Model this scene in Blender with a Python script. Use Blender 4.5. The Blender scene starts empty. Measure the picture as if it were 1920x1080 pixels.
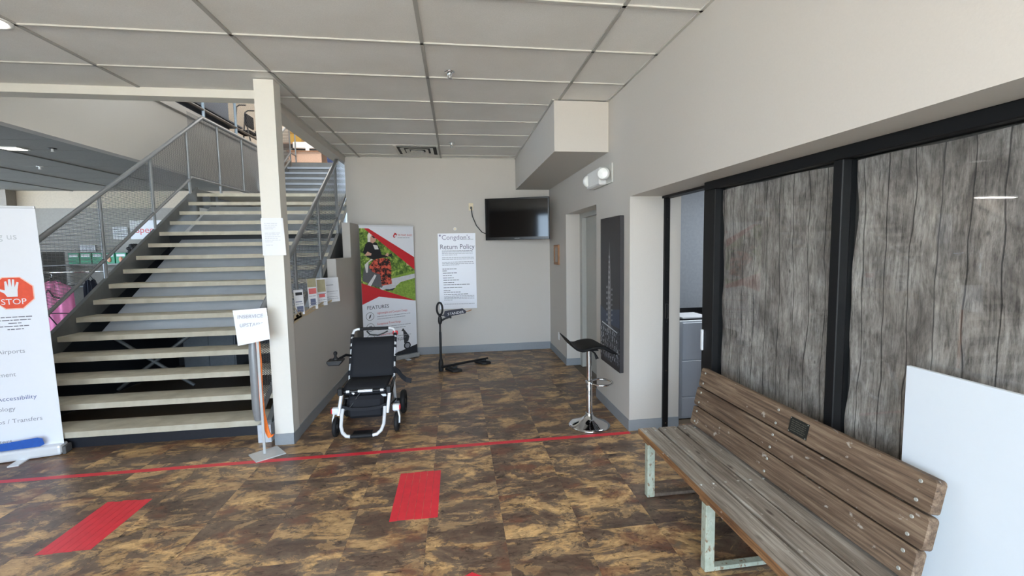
import bpy, math, random
from mathutils import Vector, Matrix
random.seed(7)
sc = bpy.context.scene
COL = sc.collection
PI = math.pi
V = Vector

# ------------------------------------------------------------------ camera
F_PX, YAW, PITCH, ROLL, CX, CY, CAM_Z = 824.84, 0.1397, -0.0809, -0.0165, 972.48, 531.28, 1.6859
fwd = V((math.sin(YAW)*math.cos(PITCH), math.cos(YAW)*math.cos(PITCH), math.sin(PITCH)))
rgt = V((math.cos(YAW), -math.sin(YAW), 0))
up = rgt.cross(fwd)
r2 = math.cos(ROLL)*rgt + math.sin(ROLL)*up
u2 = -math.sin(ROLL)*rgt + math.cos(ROLL)*up
cam = bpy.data.cameras.new('camera')
cam.sensor_width = 36.0
cam.lens = F_PX/1920*36.0
cam.shift_x = -(CX-960)/1920
cam.shift_y = -(540-CY)/1920
cam.clip_start = 0.05
co = bpy.data.objects.new('camera', cam)
COL.objects.link(co)
M = Matrix((r2, u2, -fwd)).transposed().to_4x4()
M.translation = (0, 0, CAM_Z)
co.matrix_world = M
sc.camera = co

# ------------------------------------------------------------------ world, sun, lights, exposure
w = bpy.data.worlds.new('sky'); sc.world = w; w.use_nodes = True
w.node_tree.nodes['Background'].inputs[0].default_value = (0.62, 0.80, 1.0, 1)
w.node_tree.nodes['Background'].inputs[1].default_value = 8.5
sun = bpy.data.lights.new('sun', 'SUN'); sun.energy = 32.0; sun.angle = 0.01; sun.color = (1.0, 0.92, 0.80)
so = bpy.data.objects.new('sun', sun); COL.objects.link(so)
so.rotation_euler = (math.radians(-34), 0, math.radians(12))     # high sun over the forecourt
def portal(x0, x1, y, z0, z1):
    l = bpy.data.lights.new('window_daylight', 'AREA'); l.shape = 'RECTANGLE'
    l.size = x1-x0; l.size_y = z1-z0; l.cycles.is_portal = True
    o = bpy.data.objects.new('window_daylight', l); COL.objects.link(o)
    o.location = ((x0+x1)/2, y, (z0+z1)/2); o.rotation_euler = (math.radians(90), 0, 0)
portal(-3.4, 1.4, -2.05, 0.05, 2.95)
def area(loc, sx, sy, energy, col, rot=(0, 0, 0)):
    l = bpy.data.lights.new('area_light', 'AREA'); l.shape = 'RECTANGLE'; l.size = sx; l.size_y = sy
    l.energy = energy; l.color = col
    o = bpy.data.objects.new('area_light', l); COL.objects.link(o); o.location = loc; o.rotation_euler = rot
area((-2.5, -1.9, 5.3), 7.0, 2.0, 520, (0.78, 0.89, 1.0), (math.radians(90), 0, 0))   # upper storey windows over the stairwell
area((-4.0, 12.0, 6.5), 2.4, 1.2, 90, (1.0, 0.95, 0.88))         # unseen lamp added to brighten the desk on the upper floor
area((3.2, 3.6, 2.55), 1.0, 0.6, 26, (0.85, 0.93, 1.0))           # unseen lamp added to brighten the back office
area((-11.9, 10.8, 2.90), 1.2, 0.2, 60, (1.0, 0.95, 0.86))        # shop floor strip light
area((-10.4, 6.6, 3.04), 1.2, 0.2, 40, (1.0, 0.95, 0.86))  # second strip, out of view, added to light the shop
for lx in (-1.5, .5):     # warm lamps of the lobby behind the viewer
    l = bpy.data.lights.new('lobby_lamp', 'POINT'); l.energy = 48; l.color = (1.0, .83, .62); l.shadow_soft_size = .14
    o = bpy.data.objects.new('lobby_lamp', l); COL.objects.link(o); o.location = (lx, -1.2, 2.72)
sc.view_settings.view_transform = 'Standard'
sc.view_settings.look = 'None'
sc.view_settings.gamma = 1.0
sc.view_settings.use_curve_mapping = False
sc.view_settings.exposure = 0.6
sc.cycles.max_bounces = 10
sc.cycles.diffuse_bounces = 6
sc.cycles.sample_clamp_indirect = 6.0

# ------------------------------------------------------------------ materials
def lin(c):
    return tuple(((x/255)/12.92 if x <= 10 else ((x/255+.055)/1.055)**2.4) for x in c) + (1.0,)
class NT:
    def __init__(s, name):
        s.m = bpy.data.materials.new(name); s.m.use_nodes = True
        s.t = s.m.node_tree; s.b = s.t.nodes['Principled BSDF']
    def n(s, typ, **kw):
        nd = s.t.nodes.new(typ)
        for k, v in kw.items():
            if k.startswith('i_'):
                key = k[2:]; key = int(key) if key.isdigit() else key.replace('_', ' ')
                nd.inputs[key].default_value = v
            else: setattr(nd, k, v)
        return nd
    def l(s, a, b): s.t.links.new(a, b)
    def coords(s, scale=(1, 1, 1), kind='Object', rnd=False):
        tc = s.n('ShaderNodeTexCoord'); mp = s.n('ShaderNodeMapping'); mp.inputs['Scale'].default_value = scale
        s.l(tc.outputs[kind], mp.inputs['Vector'])
        if rnd:
            oi = s.n('ShaderNodeObjectInfo'); mu = s.n('ShaderNodeVectorMath', operation='SCALE')
            cb = s.n('ShaderNodeCombineXYZ'); 
            m2 = s.n('ShaderNodeMath', operation='MULTIPLY', i_1=37.3); m3 = s.n('ShaderNodeMath', operation='MULTIPLY', i_1=91.7)
            s.l(oi.outputs['Random'], m2.inputs[0]); s.l(oi.outputs['Random'], m3.inputs[0])
            s.l(m2.outputs[0], cb.inputs[0]); s.l(m3.outputs[0], cb.inputs[1]); s.l(m2.outputs[0], cb.inputs[2])
            s.l(cb.outputs[0], mp.inputs['Location'])
        return mp.outputs[0]
    def noise(s, vec, scale, detail=4, rough=.55, dist=0.0):
        nd = s.n('ShaderNodeTexNoise'); nd.inputs['Scale'].default_value = scale; nd.inputs['Detail'].default_value = detail
        nd.inputs['Roughness'].default_value = rough; nd.inputs['Distortion'].default_value = dist
        s.l(vec, nd.inputs['Vector']); return nd.outputs['Fac']
    def ramp(s, fac, stops, interp='LINEAR'):
        nd = s.n('ShaderNodeValToRGB'); cr = nd.color_ramp; cr.interpolation = interp
        while len(cr.elements) < len(stops): cr.elements.new(0.5)
        for e, (p, c) in zip(cr.elements, stops):
            e.position = p; e.color = lin(c) if len(c) == 3 else c
        s.l(fac, nd.inputs[0]); return nd.outputs[0]
    def mix(s, a, b, fac, mode='MIX'):
        nd = s.n('ShaderNodeMix', data_type='RGBA', blend_type=mode)
        for sock, v in ((nd.inputs[0], fac), (nd.inputs[6], a), (nd.inputs[7], b)):
            if hasattr(v, 'links'): s.l(v, sock)
            else: sock.default_value = v
        return nd.outputs[2]
    def bump(s, h, strength, dist=.01):
        nd = s.n('ShaderNodeBump'); nd.inputs['Strength'].default_value = strength; nd.inputs['Distance'].default_value = dist
        s.l(h, nd.inputs['Height']); s.l(nd.outputs[0], s.b.inputs['Normal'])
    def set(s, **kw):
        for k, v in kw.items(): s.b.inputs[k.replace('_', ' ')].default_value = v
MATS = {}
def mat(name, c, rough=.5, metal=0.0, var=.06, scale=30, bump=0, spec=.5):
    if name in MATS: return MATS[name]
    n = NT(name); n.set(Roughness=rough, Metallic=metal); n.b.inputs['Specular IOR Level'].default_value = spec
    v = n.coords(); f = n.noise(v, scale, 3)
    c0 = lin(c)
    lo = tuple(x*(1-var) for x in c0[:3])+(1,); hi = tuple(min(1, x*(1+var)) for x in c0[:3])+(1,)
    n.l(n.ramp(f, [(.3, lo), (.7, hi)]), n.b.inputs['Base Color'])
    if bump: n.bump(f, bump, .004)
    MATS[name] = n.m
    return n.m
def emis(name, c, strength):
    n = NT(name); n.set(Base_Color=lin(c)); n.b.inputs['Emission Color'].default_value = lin(c); n.b.inputs['Emission Strength'].default_value = strength
    return n.m
wall_m = mat('wall_paint', (197, 192, 185), .55, var=.015, scale=120, bump=.08)
cream_m = mat('cream_trim_paint', (218, 215, 207), .5, var=.01)
base_m = mat('baseboard_vinyl', (138, 143, 148), .45, var=.03)
tilec_m = None
black_m = mat('black_frame', (19, 19, 20), .5, var=.05, spec=.25)
white_m = mat('white_plastic', (232, 232, 230), .4, var=.01)
chrome_m = mat('chrome', (225, 226, 228), .07, 1.0, var=.01)
rub_m = mat('black_rubber', (20, 20, 22), .7)
fab_m = mat('black_fabric', (19, 21, 28), .8, var=.2, scale=200, bump=.2)
blkpl_m = mat('black_plastic', (18, 18, 20), .35)
alu_m = mat('white_aluminium', (228, 230, 233), .3, .15, var=.01)
red_m = mat('red_tape', (214, 44, 58), .4, var=.08, scale=14)
redp_m = mat('red_print', (200, 42, 50), .45, var=.02)
paper_m = mat('white_paper', (226, 227, 231), .6, var=.01)
ink_m = mat('ink', (40, 42, 48), .6)
gink_m = mat('grey_ink', (150, 152, 160), .6)
dink_m = mat('pale_ink', (196, 199, 205), .6)
rail_m = mat('grey_railing_paint', (136, 138, 140), .4, .2, var=.04)
mesh_m = mat('grey_wire_mesh', (112, 114, 118), .45, .2, var=.03)
tread_m = None
steel_m = mat('dark_grey_steel', (104, 105, 104), .45, .1, var=.08, scale=8)
tread_tint_m = mat('tread_daylight_tint', (150, 156, 165), .35, .1, var=.05, scale=6)  # upper treads: bluish window light put into the colour

def m_ceiling():
    n = NT('ceiling_tile_board'); v = n.coords()
    f = n.noise(v, 160, 2); g = n.noise(n.coords((1, 1, 1), rnd=True), 2.2, 3)
    a = n.ramp(f, [(.3, (226, 225, 222)), (.62, (235, 234, 231))])
    b = n.ramp(g, [(.3, (246, 245, 243)), (.7, (255, 255, 255))])
    n.l(n.mix(a, b, 1.0, 'MULTIPLY'), n.b.inputs['Base Color']); n.set(Roughness=.9); n.bump(f, .15, .003); return n.m
tilec_m = m_ceiling()
def m_tread():
    n = NT('tan_diamond_plate_paint'); v = n.coords((1, 1, 1)); f = n.noise(v, 7, 4)
    c = n.ramp(f, [(.25, (172, 164, 145)), (.75, (203, 196, 178))])
    ck = n.n('ShaderNodeTexChecker'); ck.inputs['Scale'].default_value = 55; n.l(n.coords((1, 1, 0)), ck.inputs['Vector'])
    n.l(c, n.b.inputs['Base Color']); n.set(Roughness=.5); n.bump(ck.outputs['Fac'], .35, .003); return n.m
tread_m = m_tread()
def m_floor():
    n = NT('slate_vinyl_tile')
    v = n.coords((1.5, 2.9, 1), rnd=True)
    rot = n.n('ShaderNodeMapping'); rot.inputs['Rotation'].default_value = (0, 0, .22); n.l(v, rot.inputs['Vector']); v = rot.outputs[0]
    f = n.noise(v, 1.5, 10, .70, .45)
    g = n.noise(v, 2.6, 9, .72, .6)
    h = n.noise(n.coords((2.6, 4.5, 1), rnd=True), 5.5, 8, .75, .8)
    r_ = n.noise(n.coords((1.3, 2.0, 1), rnd=True), 2.2, 6, .65)
    a = n.ramp(f, [(.30, (54, 46, 44)), (.42, (90, 71, 60)), (.485, (112, 95, 80)), (.515, (122, 104, 86)), (.535, (184, 146, 98)), (.60, (226, 186, 130)), (.66, (150, 116, 78)), (.70, (112, 102, 88))])
    b = n.ramp(g, [(.34, (50, 44, 42)), (.47, (104, 80, 64)), (.545, (116, 100, 82)), (.565, (210, 170, 116)), (.63, (192, 156, 110)), (.70, (88, 82, 74))])
    c = n.mix(a, b, .40)
    red = n.ramp(r_, [(.53, (0, 0, 0)), (.64, (255, 255, 255))])
    c = n.mix(c, lin((118, 74, 54)), n.mix((0, 0, 0, 1), red, .75))
    d = n.ramp(h, [(.34, (92, 86, 84)), (.46, (255, 255, 255)), (1, (255, 255, 255))])
    c = n.mix(c, d, .85, 'MULTIPLY')
    n.l(c, n.b.inputs['Base Color'])
    n.l(n.ramp(g, [(.3, (.30,)*3+(1,)), (.7, (.44,)*3+(1,))]), n.b.inputs['Roughness'])
    n.b.inputs['Specular IOR Level'].default_value = .42
    n.bump(g, .14, .004); return n.m
floor_m = m_floor()
def m_wood(name, dark, mid, light, grain=(38, 1.6, 38), rough=.75):
    n = NT(name)
    v = n.coords(grain, rnd=True); f = n.noise(v, 1.6, 7, .65, .4)
    g = n.noise(n.coords((5, .9, 5), rnd=True), 2.2, 4)
    a = n.ramp(f, [(.28, dark), (.5, mid), (.72, light)])
    b = n.ramp(g, [(.3, (190, 180, 172)), (.65, (255, 255, 255))])
    c = n.mix(a, b, 1.0, 'MULTIPLY')
    vo = n.n('ShaderNodeTexVoronoi'); vo.inputs['Scale'].default_value = 3.4; n.l(n.coords((2.2, .75, 2.2), rnd=True), vo.inputs['Vector'])
    k = n.ramp(vo.outputs['Distance'], [(.03, (92, 62, 44)), (.09, (255, 255, 255))])
    c = n.mix(c, k, .75, 'MULTIPLY')
    sp = n.noise(n.coords((9, 5, 9), rnd=True), 3.2, 3)
    st = n.ramp(sp, [(.66, (0, 0, 0)), (.72, (255, 255, 255))])
    c = n.mix(c, lin((205, 200, 190)), n.mix((0, 0, 0, 1), st, .45))
    n.l(c, n.b.inputs['Base Color']); n.set(Roughness=rough); n.bump(f, .4, .004); return n.m
bseat_m = m_wood('weathered_grey_wood', (98, 91, 83), (148, 140, 130), (184, 177, 167))
bback_m = m_wood('weathered_brown_wood', (62, 49, 39), (116, 95, 76), (154, 135, 113))
bedge_m = m_wood('raw_worn_wood_edge', (78, 52, 32), (136, 96, 60), (178, 140, 98))
def m_print():
    n = NT('printed_driftwood_boards')
    v = n.coords((1, 16, 2.4)); f = n.noise(v, 2.3, 9, .74, .5)
    g = n.noise(n.coords((1, 3.2, 2.0)), 2.1, 7, .68, .4)
    h = n.noise(n.coords((1, 70, 9)), 2.0, 5, .75)
    q = n.noise(n.coords((1, 1.2, .7)), 1.6, 3, .5)
    a = n.ramp(f, [(.3, (120, 115, 112)), (.44, (172, 167, 163)), (.56, (206, 201, 197)), (.74, (240, 236, 233))])
    b = n.ramp(g, [(.34, (166, 161, 158)), (.5, (222, 218, 215)), (.66, (255, 253, 250))])
    c = n.mix(a, b, 1.0, 'MULTIPLY')
    c = n.mix(c, n.ramp(h, [(.34, (96, 92, 88)), (.52, (255, 255, 255))]), .6, 'MULTIPLY')
    c = n.mix(c, n.ramp(q, [(.38, (210, 206, 202)), (.6, (255, 255, 255))]), .8, 'MULTIPLY')
    tc = n.n('ShaderNodeTexCoord'); sx = n.n('ShaderNodeSeparateXYZ'); n.l(tc.outputs['Object'], sx.inputs[0])
    wob = n.noise(n.coords((1, 3, 1.2)), 1.4, 3)
    m1 = n.n('ShaderNodeMath', operation='MULTIPLY', i_1=.075); n.l(wob, m1.inputs[0])
    m2 = n.n('ShaderNodeMath', operation='ADD'); n.l(sx.outputs[1], m2.inputs[0]); n.l(m1.outputs[0], m2.inputs[1])
    m3 = n.n('ShaderNodeMath', operation='MULTIPLY', i_1=9.6); n.l(m2.outputs[0], m3.inputs[0])
    m4 = n.n('ShaderNodeMath', operation='FRACT'); n.l(m3.outputs[0], m4.inputs[0])
    seam = n.ramp(m4.outputs[0], [(.0, (58, 55, 53)), (.035, (80, 76, 74)), (.06, (255, 255, 255)), (1, (255, 255, 255))])
    c = n.mix(c, seam, .85, 'MULTIPLY')
    vo = n.n('ShaderNodeTexVoronoi'); vo.inputs['Scale'].default_value = 4.2; n.l(n.coords((1, 1.7, 1)), vo.inputs['Vector'])
    k = n.ramp(vo.outputs['Distance'], [(.045, (40, 38, 37)), (.075, (255, 255, 255))])
    c = n.mix(c, k, .8, 'MULTIPLY')
    n.l(c, n.b.inputs['Base Color']); n.set(Roughness=.6); n.bump(g, .25, .02); return n.m
print_m = m_print()
def m_glass():
    n = NT('window_glass'); t = n.t
    t.nodes.remove(n.b); out = t.nodes['Material Output']
    tr = n.n('ShaderNodeBsdfTransparent'); tr.inputs[0].default_value = (.96, .97, .97, 1)
    gl = n.n('ShaderNodeBsdfGlossy'); gl.inputs['Roughness'].default_value = .02
    lw = n.n('ShaderNodeLayerWeight'); lw.inputs[0].default_value = .5
    p5 = n.n('ShaderNodeMath', operation='POWER', i_1=5.0); n.l(lw.outputs['Facing'], p5.inputs[0])
    fr = n.n('ShaderNodeMath', operation='MULTIPLY_ADD', i_1=.96, i_2=.04); n.l(p5.outputs[0], fr.inputs[0])
    mx = n.n('ShaderNodeMixShader'); n.l(fr.outputs[0], mx.inputs[0]); n.l(tr.outputs[0], mx.inputs[1]); n.l(gl.outputs[0], mx.inputs[2])
    n.l(mx.outputs[0], out.inputs[0]); return n.m
glass_m = m_glass()
def m_green(name, stops, sc1):
    n = NT(name); f = n.noise(n.coords((1, 1, 1)), sc1, 6, .7, .6)
    n.l(n.ramp(f, stops), n.b.inputs['Base Color']); n.set(Roughness=.5); return n.m
foliage_m = m_green('printed_foliage', [(.3, (28, 44, 22)), (.45, (74, 104, 42)), (.58, (140, 168, 70)), (.72, (214, 222, 130))], 16)
lawn_m = m_green('printed_lawn', [(.35, (104, 134, 50)), (.65, (150, 178, 78))], 30)
poppy_m = m_green('printed_flower_skirt', [(.47, (22, 20, 24)), (.53, (206, 84, 64)), (.7, (226, 120, 96))], 22)
city_m = m_green('canvas_lights', [(.45, (38, 36, 38)), (.58, (92, 96, 104)), (.66, (205, 208, 214))], 34)

# ------------------------------------------------------------------ mesh building
OFF = {}
class MB:
    def __init__(s): s.v = []; s.f = []; s.sm = []; s.mi = []; s.cm = 0
    def add(s, vs, fs, smooth=False):
        b = len(s.v); s.v += [V(p) for p in vs]
        for f in fs: s.f.append([i+b for i in f]); s.sm.append(smooth); s.mi.append(s.cm)
        return s
    def box(s, x0, x1, y0, y1, z0, z1, xf=None):
        vs = [(x, y, z) for x in (x0, x1) for y in (y0, y1) for z in (z0, z1)]
        if xf: vs = [xf @ V(p) for p in vs]
        return s.add(vs, [(0, 1, 3, 2), (4, 6, 7, 5), (0, 4, 5, 1), (2, 3, 7, 6), (0, 2, 6, 4), (1, 5, 7, 3)])
    def rbox(s, x0, x1, y0, y1, z0, z1, b=.005, xf=None):
        # box with chamfered edges: three overlapping rings hulled by hand
        cs = []
        for sx, X in ((1, x0), (-1, x1)):
            for sy, Y in ((1, y0), (-1, y1)):
                for sz, Z in ((1, z0), (-1, z1)):
                    cs.append(((X, Y+sy*b, Z+sz*b), (X+sx*b, Y, Z+sz*b), (X+sx*b, Y+sy*b, Z)))
        vs = [p for c in cs for p in c]
        if xf: vs = [xf @ V(p) for p in vs]
        I = lambda c, a: c*3+a
        fs = [(I(0,0),I(1,0),I(3,0),I(2,0)), (I(4,0),I(6,0),I(7,0),I(5,0)), (I(0,1),I(4,1),I(5,1),I(1,1)), (I(2,1),I(3,1),I(7,1),I(6,1)),
              (I(0,2),I(2,2),I(6,2),I(4,2)), (I(1,2),I(5,2),I(7,2),I(3,2))]
        for a, b_ in ((0,1),(2,3),(4,5),(6,7)): fs.append((I(a,0),I(a,1),I(b_,1),I(b_,0)))
        for a, b_ in ((0,2),(1,3),(4,6),(5,7)): fs.append((I(a,0),I(a,2),I(b_,2),I(b_,0)))
        for a, b_ in ((0,4),(1,5),(2,6),(3,7)): fs.append((I(a,1),I(a,2),I(b_,2),I(b_,1)))
        for c in range(8): fs.append((I(c,0),I(c,1),I(c,2)))
        return s.add(vs, fs)
    def tube(s, pts, r, n=10, cap=True, closed=False, smooth=True):
        pts = [V(p) for p in pts]; R = r if isinstance(r, (list, tuple)) else [r]*len(pts)
        rings = []; prev = None; N = len(pts)
        for i, p in enumerate(pts):
            if closed: d = pts[(i+1) % N]-pts[i-1]
            else: d = pts[min(i+1, N-1)]-pts[max(i-1, 0)]
            d.normalize()
            if prev is None: a = d.cross(V((0, 0, 1)) if abs(d.z) < .9 else V((1, 0, 0))).normalized()
            else: a = (prev-d*prev.dot(d)).normalized()
            prev = a; b = d.cross(a)
            rings.append([p+R[i]*(math.cos(2*PI*k/n)*a+math.sin(2*PI*k/n)*b) for k in range(n)])
        vs = [q for rg in rings for q in rg]; fs = []
        for i in range(N if closed else N-1):
            j = (i+1) % N
            for k in range(n): fs.append((i*n+k, i*n+(k+1) % n, j*n+(k+1) % n, j*n+k))
        s.add(vs, fs, smooth)
        if cap and not closed:
            s.add(rings[0], [tuple(range(n-1, -1, -1))]); s.add(rings[-1], [tuple(range(n))])
        return s
    def lathe(s, prof, c=(0, 0, 0), n=32, smooth=True):
        vs = []; fs = []
        for r, z in prof:
            for k in range(n): vs.append((c[0]+r*math.cos(2*PI*k/n), c[1]+r*math.sin(2*PI*k/n), c[2]+z))
        for i in range(len(prof)-1):
            for k in range(n): fs.append((i*n+k, i*n+(k+1) % n, (i+1)*n+(k+1) % n, (i+1)*n+k))
        s.add(vs, fs, smooth)
        return s
    def prism(s, poly, axis, a0, a1):
        # poly: list of 2-D points in the plane across `axis`, extruded from a0 to a1
        def P(p, a):
            return {'x': (a, p[0], p[1]), 'y': (p[0], a, p[1]), 'z': (p[0], p[1], a)}[axis]
        n = len(poly); vs = [P(p, a0) for p in poly]+[P(p, a1) for p in poly]
        fs = [tuple(range(n-1, -1, -1)), tuple(range(n, 2*n))]
        for i in range(n): fs.append((i, (i+1) % n, n+(i+1) % n, n+i))
        return s.add(vs, fs)
    def flat(s, pts, fr):
        # polygon on a sheet frame
        return s.add([fr(*p) for p in pts], [tuple(range(len(pts)))])
    def build(s, name, m, parent=None, bevel=0, fix=True, raw=False):
        off = OFF.get(parent.name, V((0, 0, 0))) if parent and not raw else V((0, 0, 0))
        me = bpy.data.meshes.new(name)
        me.from_pydata([tuple(p-off) for p in s.v], [], s.f)
        ms = m if isinstance(m, (list, tuple)) else [m]
        for x in ms: me.materials.append(x)
        me.polygons.foreach_set('use_smooth', s.sm)
        me.polygons.foreach_set('material_index', s.mi)
        if fix:
            import bmesh
            bm = bmesh.new(); bm.from_mesh(me); bmesh.ops.recalc_face_normals(bm, faces=bm.faces); bm.to_mesh(me); bm.free()
        me.update()
        o = bpy.data.objects.new(name, me); COL.objects.link(o)
        if parent: o.parent = parent; OFF[o.name] = off
        if bevel:
            b = o.modifiers.new('bevel', 'BEVEL'); b.width = bevel; b.segments = 2; b.limit_method = 'ANGLE'
        return o
def tag(o, label=None, cat=None, group=None, kind=None):
    if label: o['label'] = label
    if cat: o['category'] = cat
    if group: o['group'] = group
    if kind: o['kind'] = kind
    return o
def thing(name, label, cat, loc=(0, 0, 0), rz=0, group=None, local=False):
    o = bpy.data.objects.new(name, None); COL.objects.link(o); o.location = loc; o.rotation_euler = (0, 0, rz)
    o.empty_display_size = .1
    OFF[o.name] = V((0, 0, 0)) if local else V(loc)
    return tag(o, label, cat, group)
def struct(o, label=None): o['kind'] = 'structure'; 
def B(name, m, parent, *a, bevel=0): return MB().box(*a).build(name, m, parent, bevel)
def copy_tree(o, parent=None):
    c = o.copy(); COL.objects.link(c)
    if parent: c.parent = parent
    for ch in list(o.children): copy_tree(ch, c)
    return c
def frame(o, xd, ud):
    o = V(o); xd = V(xd).normalized(); ud = V(ud).normalized(); nd = xd.cross(ud)
    return lambda x, y, d=0.0: o+xd*x+ud*y+nd*d
def text(name, s, size, fr, x, y, m, parent, align='LEFT', d=.0012, xs=1.0, label=None):
    cu = bpy.data.curves.new(name, 'FONT'); cu.body = s; cu.size = size; cu.align_x = align; cu.resolution_u = 3
    ob = bpy.data.objects.new(name, cu)
    me = bpy.data.meshes.new_from_object(ob)
    off = OFF.get(parent.name, V((0, 0, 0)))
    for v in me.vertices: v.co = fr(x+v.co.x*xs, y+v.co.y, d)-off
    me.name = name; me.materials.clear(); me.materials.append(m)
    o = bpy.data.objects.new(name, me); COL.objects.link(o); o.parent = parent; o['kind'] = 'stuff'
    bpy.data.objects.remove(ob); bpy.data.curves.remove(cu)
    if label: o['label'] = label
    return o
def fine_print(name, fr, lines, h, m, parent, d=.0012, fill=.9, seed=1):
    # rows of word-like dashes for print too small to read in the photograph
    rnd = random.Random(seed); mb = MB()
    for x0, x1, y in lines:
        x = x0
        while x < x1-h:
            wl = min(rnd.uniform(1.2, 4.5)*h, x1-x)
            mb.flat([(x, y, d), (x+wl, y, d), (x+wl, y+h*.6, d), (x, y+h*.6, d)], fr); x += wl+h*.45
    o = mb.build(name, m, parent, fix=False); o['kind'] = 'stuff'; return o

# ------------------------------------------------------------------ room shell
XR, YB, ZC = 1.522, 7.104, 3.098
fl = MB().box(-16, 4.6, -2.1, 13.2, -.08, -.004).build('floor', mat('floor_screed', (92, 78, 62), .6))
tag(fl, kind='structure')
TS = .4572
tm = MB().box(.0004, TS-.0004, .0004, TS-.0004, -.004, 0).build('tile', floor_m, fl)
first = True
for i in range(-11, 5):
    for j in range(0, 14):
        x, y = .24+i*TS, 1.04+j*TS
        if x < -1.95 and y > 4.3: continue
        if x < -.9*y-1.2 or (x > .2 and x > 2.2): continue
        if x < -1.5 and y > 5.2: continue
        if x > 1.55 and (y < .9 or y > 3.7): continue
        o = tm if first else tm.copy()
        if not first: COL.objects.link(o)
        first = False
        o.location = (x, y, 0)
# forecourt outside the storefront behind the viewer
g = B('ground', mat('concrete_pavement', (196, 188, 174), .9, var=.08, scale=3), None, -30, 30, -40, -2.3, -.1, -.05); tag(g, kind='structure')

# ceiling slab, tiles and grid
ce = MB().box(-7.5, XR+.05, -2.1, 4.3, 3.112, 3.9).box(-1.79, XR+.05, 4.3, YB+.1, 3.112, 3.9).build('ceiling', tilec_m)
tag(ce, kind='structure')
X0, Y0, TX, TY = -.194, 3.216, 1.2192, .6096
def ctile(x0, x1, y0, y1, par=ce): return MB().box(x0+.004, x1-.004, y0+.004, y1-.004, ZC+.007, ZC+.0125).build('ceiling_tile', tilec_m, par)
bar_m = mat('ceiling_grid_paint', (196, 194, 188), .5, var=.02)
colx = [X0+TX*k for k in range(-4, 2)]
rowy = [Y0+TY*k for k in range(-3, 8)]
for a, x in enumerate(colx):
    x1 = colx[a+1] if a+1 < len(colx) else XR
    for b in range(len(rowy)-1):
        y, y1 = rowy[b], rowy[b+1]
        xx = x
        if y >= 4.2:
            if x1 <= -1.4: continue
        if x1 > 1.2 and y > 4.2: continue
        if y1 > YB: y1 = YB
        if y < 4.28 < y1 and x1 <= -1.4: y1 = 4.29
        if y < 4.28 < y1 and x1 > 1.2: y1 = 4.275
        if y >= YB-.05: continue
        xe = x1
        if y > 4.2 and x1 < 1.1 and x1 > .9: xe = .972
        ctile(xx, xe, y, y1)
for b in range(len(rowy)-1):
    if rowy[b] > 4.2 and rowy[b] < YB-.05: ctile(-1.63, colx[3], rowy[b], min(rowy[b+1], YB))
barm_m = mat('ceiling_grid_shaded', (168, 166, 161), .6, var=.02)  # shaded copy for the main bars, shade put into the colour
def gbar(x0, x1, y0, y1, m=None): MB().box(x0, x1, y0, y1, ZC-.003, ZC+.0065).build('grid_bar', m or bar_m, ce)
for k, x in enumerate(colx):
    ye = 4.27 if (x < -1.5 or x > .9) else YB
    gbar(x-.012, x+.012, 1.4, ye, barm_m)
for y in rowy:
    if y > YB: continue
    if y < 4.28: gbar(-5.07, XR, y-.012, y+.012)
    else: gbar(-1.63, .975, y-.009, y+.009)
gbar(XR-.022, XR, 1.4, 4.27); gbar(.955, .977, 4.27, YB); gbar(-1.63, .972, YB-.02, YB); gbar(-1.632, -1.61, 4.3, YB)

# walls
wr = MB().box(XR, 2.0, 3.727, 4.664, 0, ZC+.03).box(XR, 2.0, 4.664, 6.01, 2.14, ZC+.03).box(XR, 2.0, 6.01, YB+.1, 0, ZC+.03) \
    .box(XR, 1.92, -2.1, 3.727, 2.12, ZC+.03).build('wall_right', wall_m); tag(wr, kind='structure')
wb = B('wall_back', wall_m, None, -1.64, XR, YB, YB+.15, 0, ZC+.01); tag(wb, kind='structure')
wl = MB().prism([(4.12, 0), (YB, 0), (YB, 2.075), (6.45, 2.075), (6.45, 1.586), (5.65, 1.586), (5.65, 1.085), (4.12, 1.085)], 'x', -1.565, -1.46).build('wall_left', wall_m)
tag(wl, kind='structure')
post = MB().box(-1.606, -1.452, 3.985, 4.125, 0, ZC).build('trim_1', cream_m); tag(post, 'cream square column beside the staircase', kind='structure')
beam = MB().box(-7.5, -1.606, 4.29, 4.43, 3.035, 3.9).build('trim_2', cream_m); tag(beam, kind='structure')
beam2 = MB().box(-1.79, -1.632, 4.431, YB+.6, 3.02, 3.112).build('trim_3', wall_m); tag(beam2, kind='structure')
sof = B('trim_4', wall_m, None, .975, XR, 4.28, YB, 2.615, ZC); tag(sof, kind='structure')
# storefront wall behind the viewer
sf = MB().box(-7.5, 1.95, -2.2, -2.06, 2.95, 3.9).box(1.4, 1.95, -2.2, -2.06, 0, 2.95).box(-7.5, -3.4, -2.2, -2.06, 0, 2.95).build('wall_front', wall_m); tag(sf, kind='structure')
ws = thing('window_2', None, None); tag(ws, kind='structure')
for x in (-3.37, -2.2, -1.0, 0.2, 1.37): B('mullion', black_m, ws, x-.03, x+.03, -2.17, -2.09, 0, 2.95)
B('head_rail', black_m, ws, -3.4, 1.4, -2.17, -2.09, 2.89, 2.95); B('sill_rail', black_m, ws, -3.4, 1.4, -2.17, -2.09, 0, .1)
wlf = B('wall_west', wall_m, None, -7.6, -7.5, -2.2, 4.43, 0, 3.9); tag(wlf, kind='structure')
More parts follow.
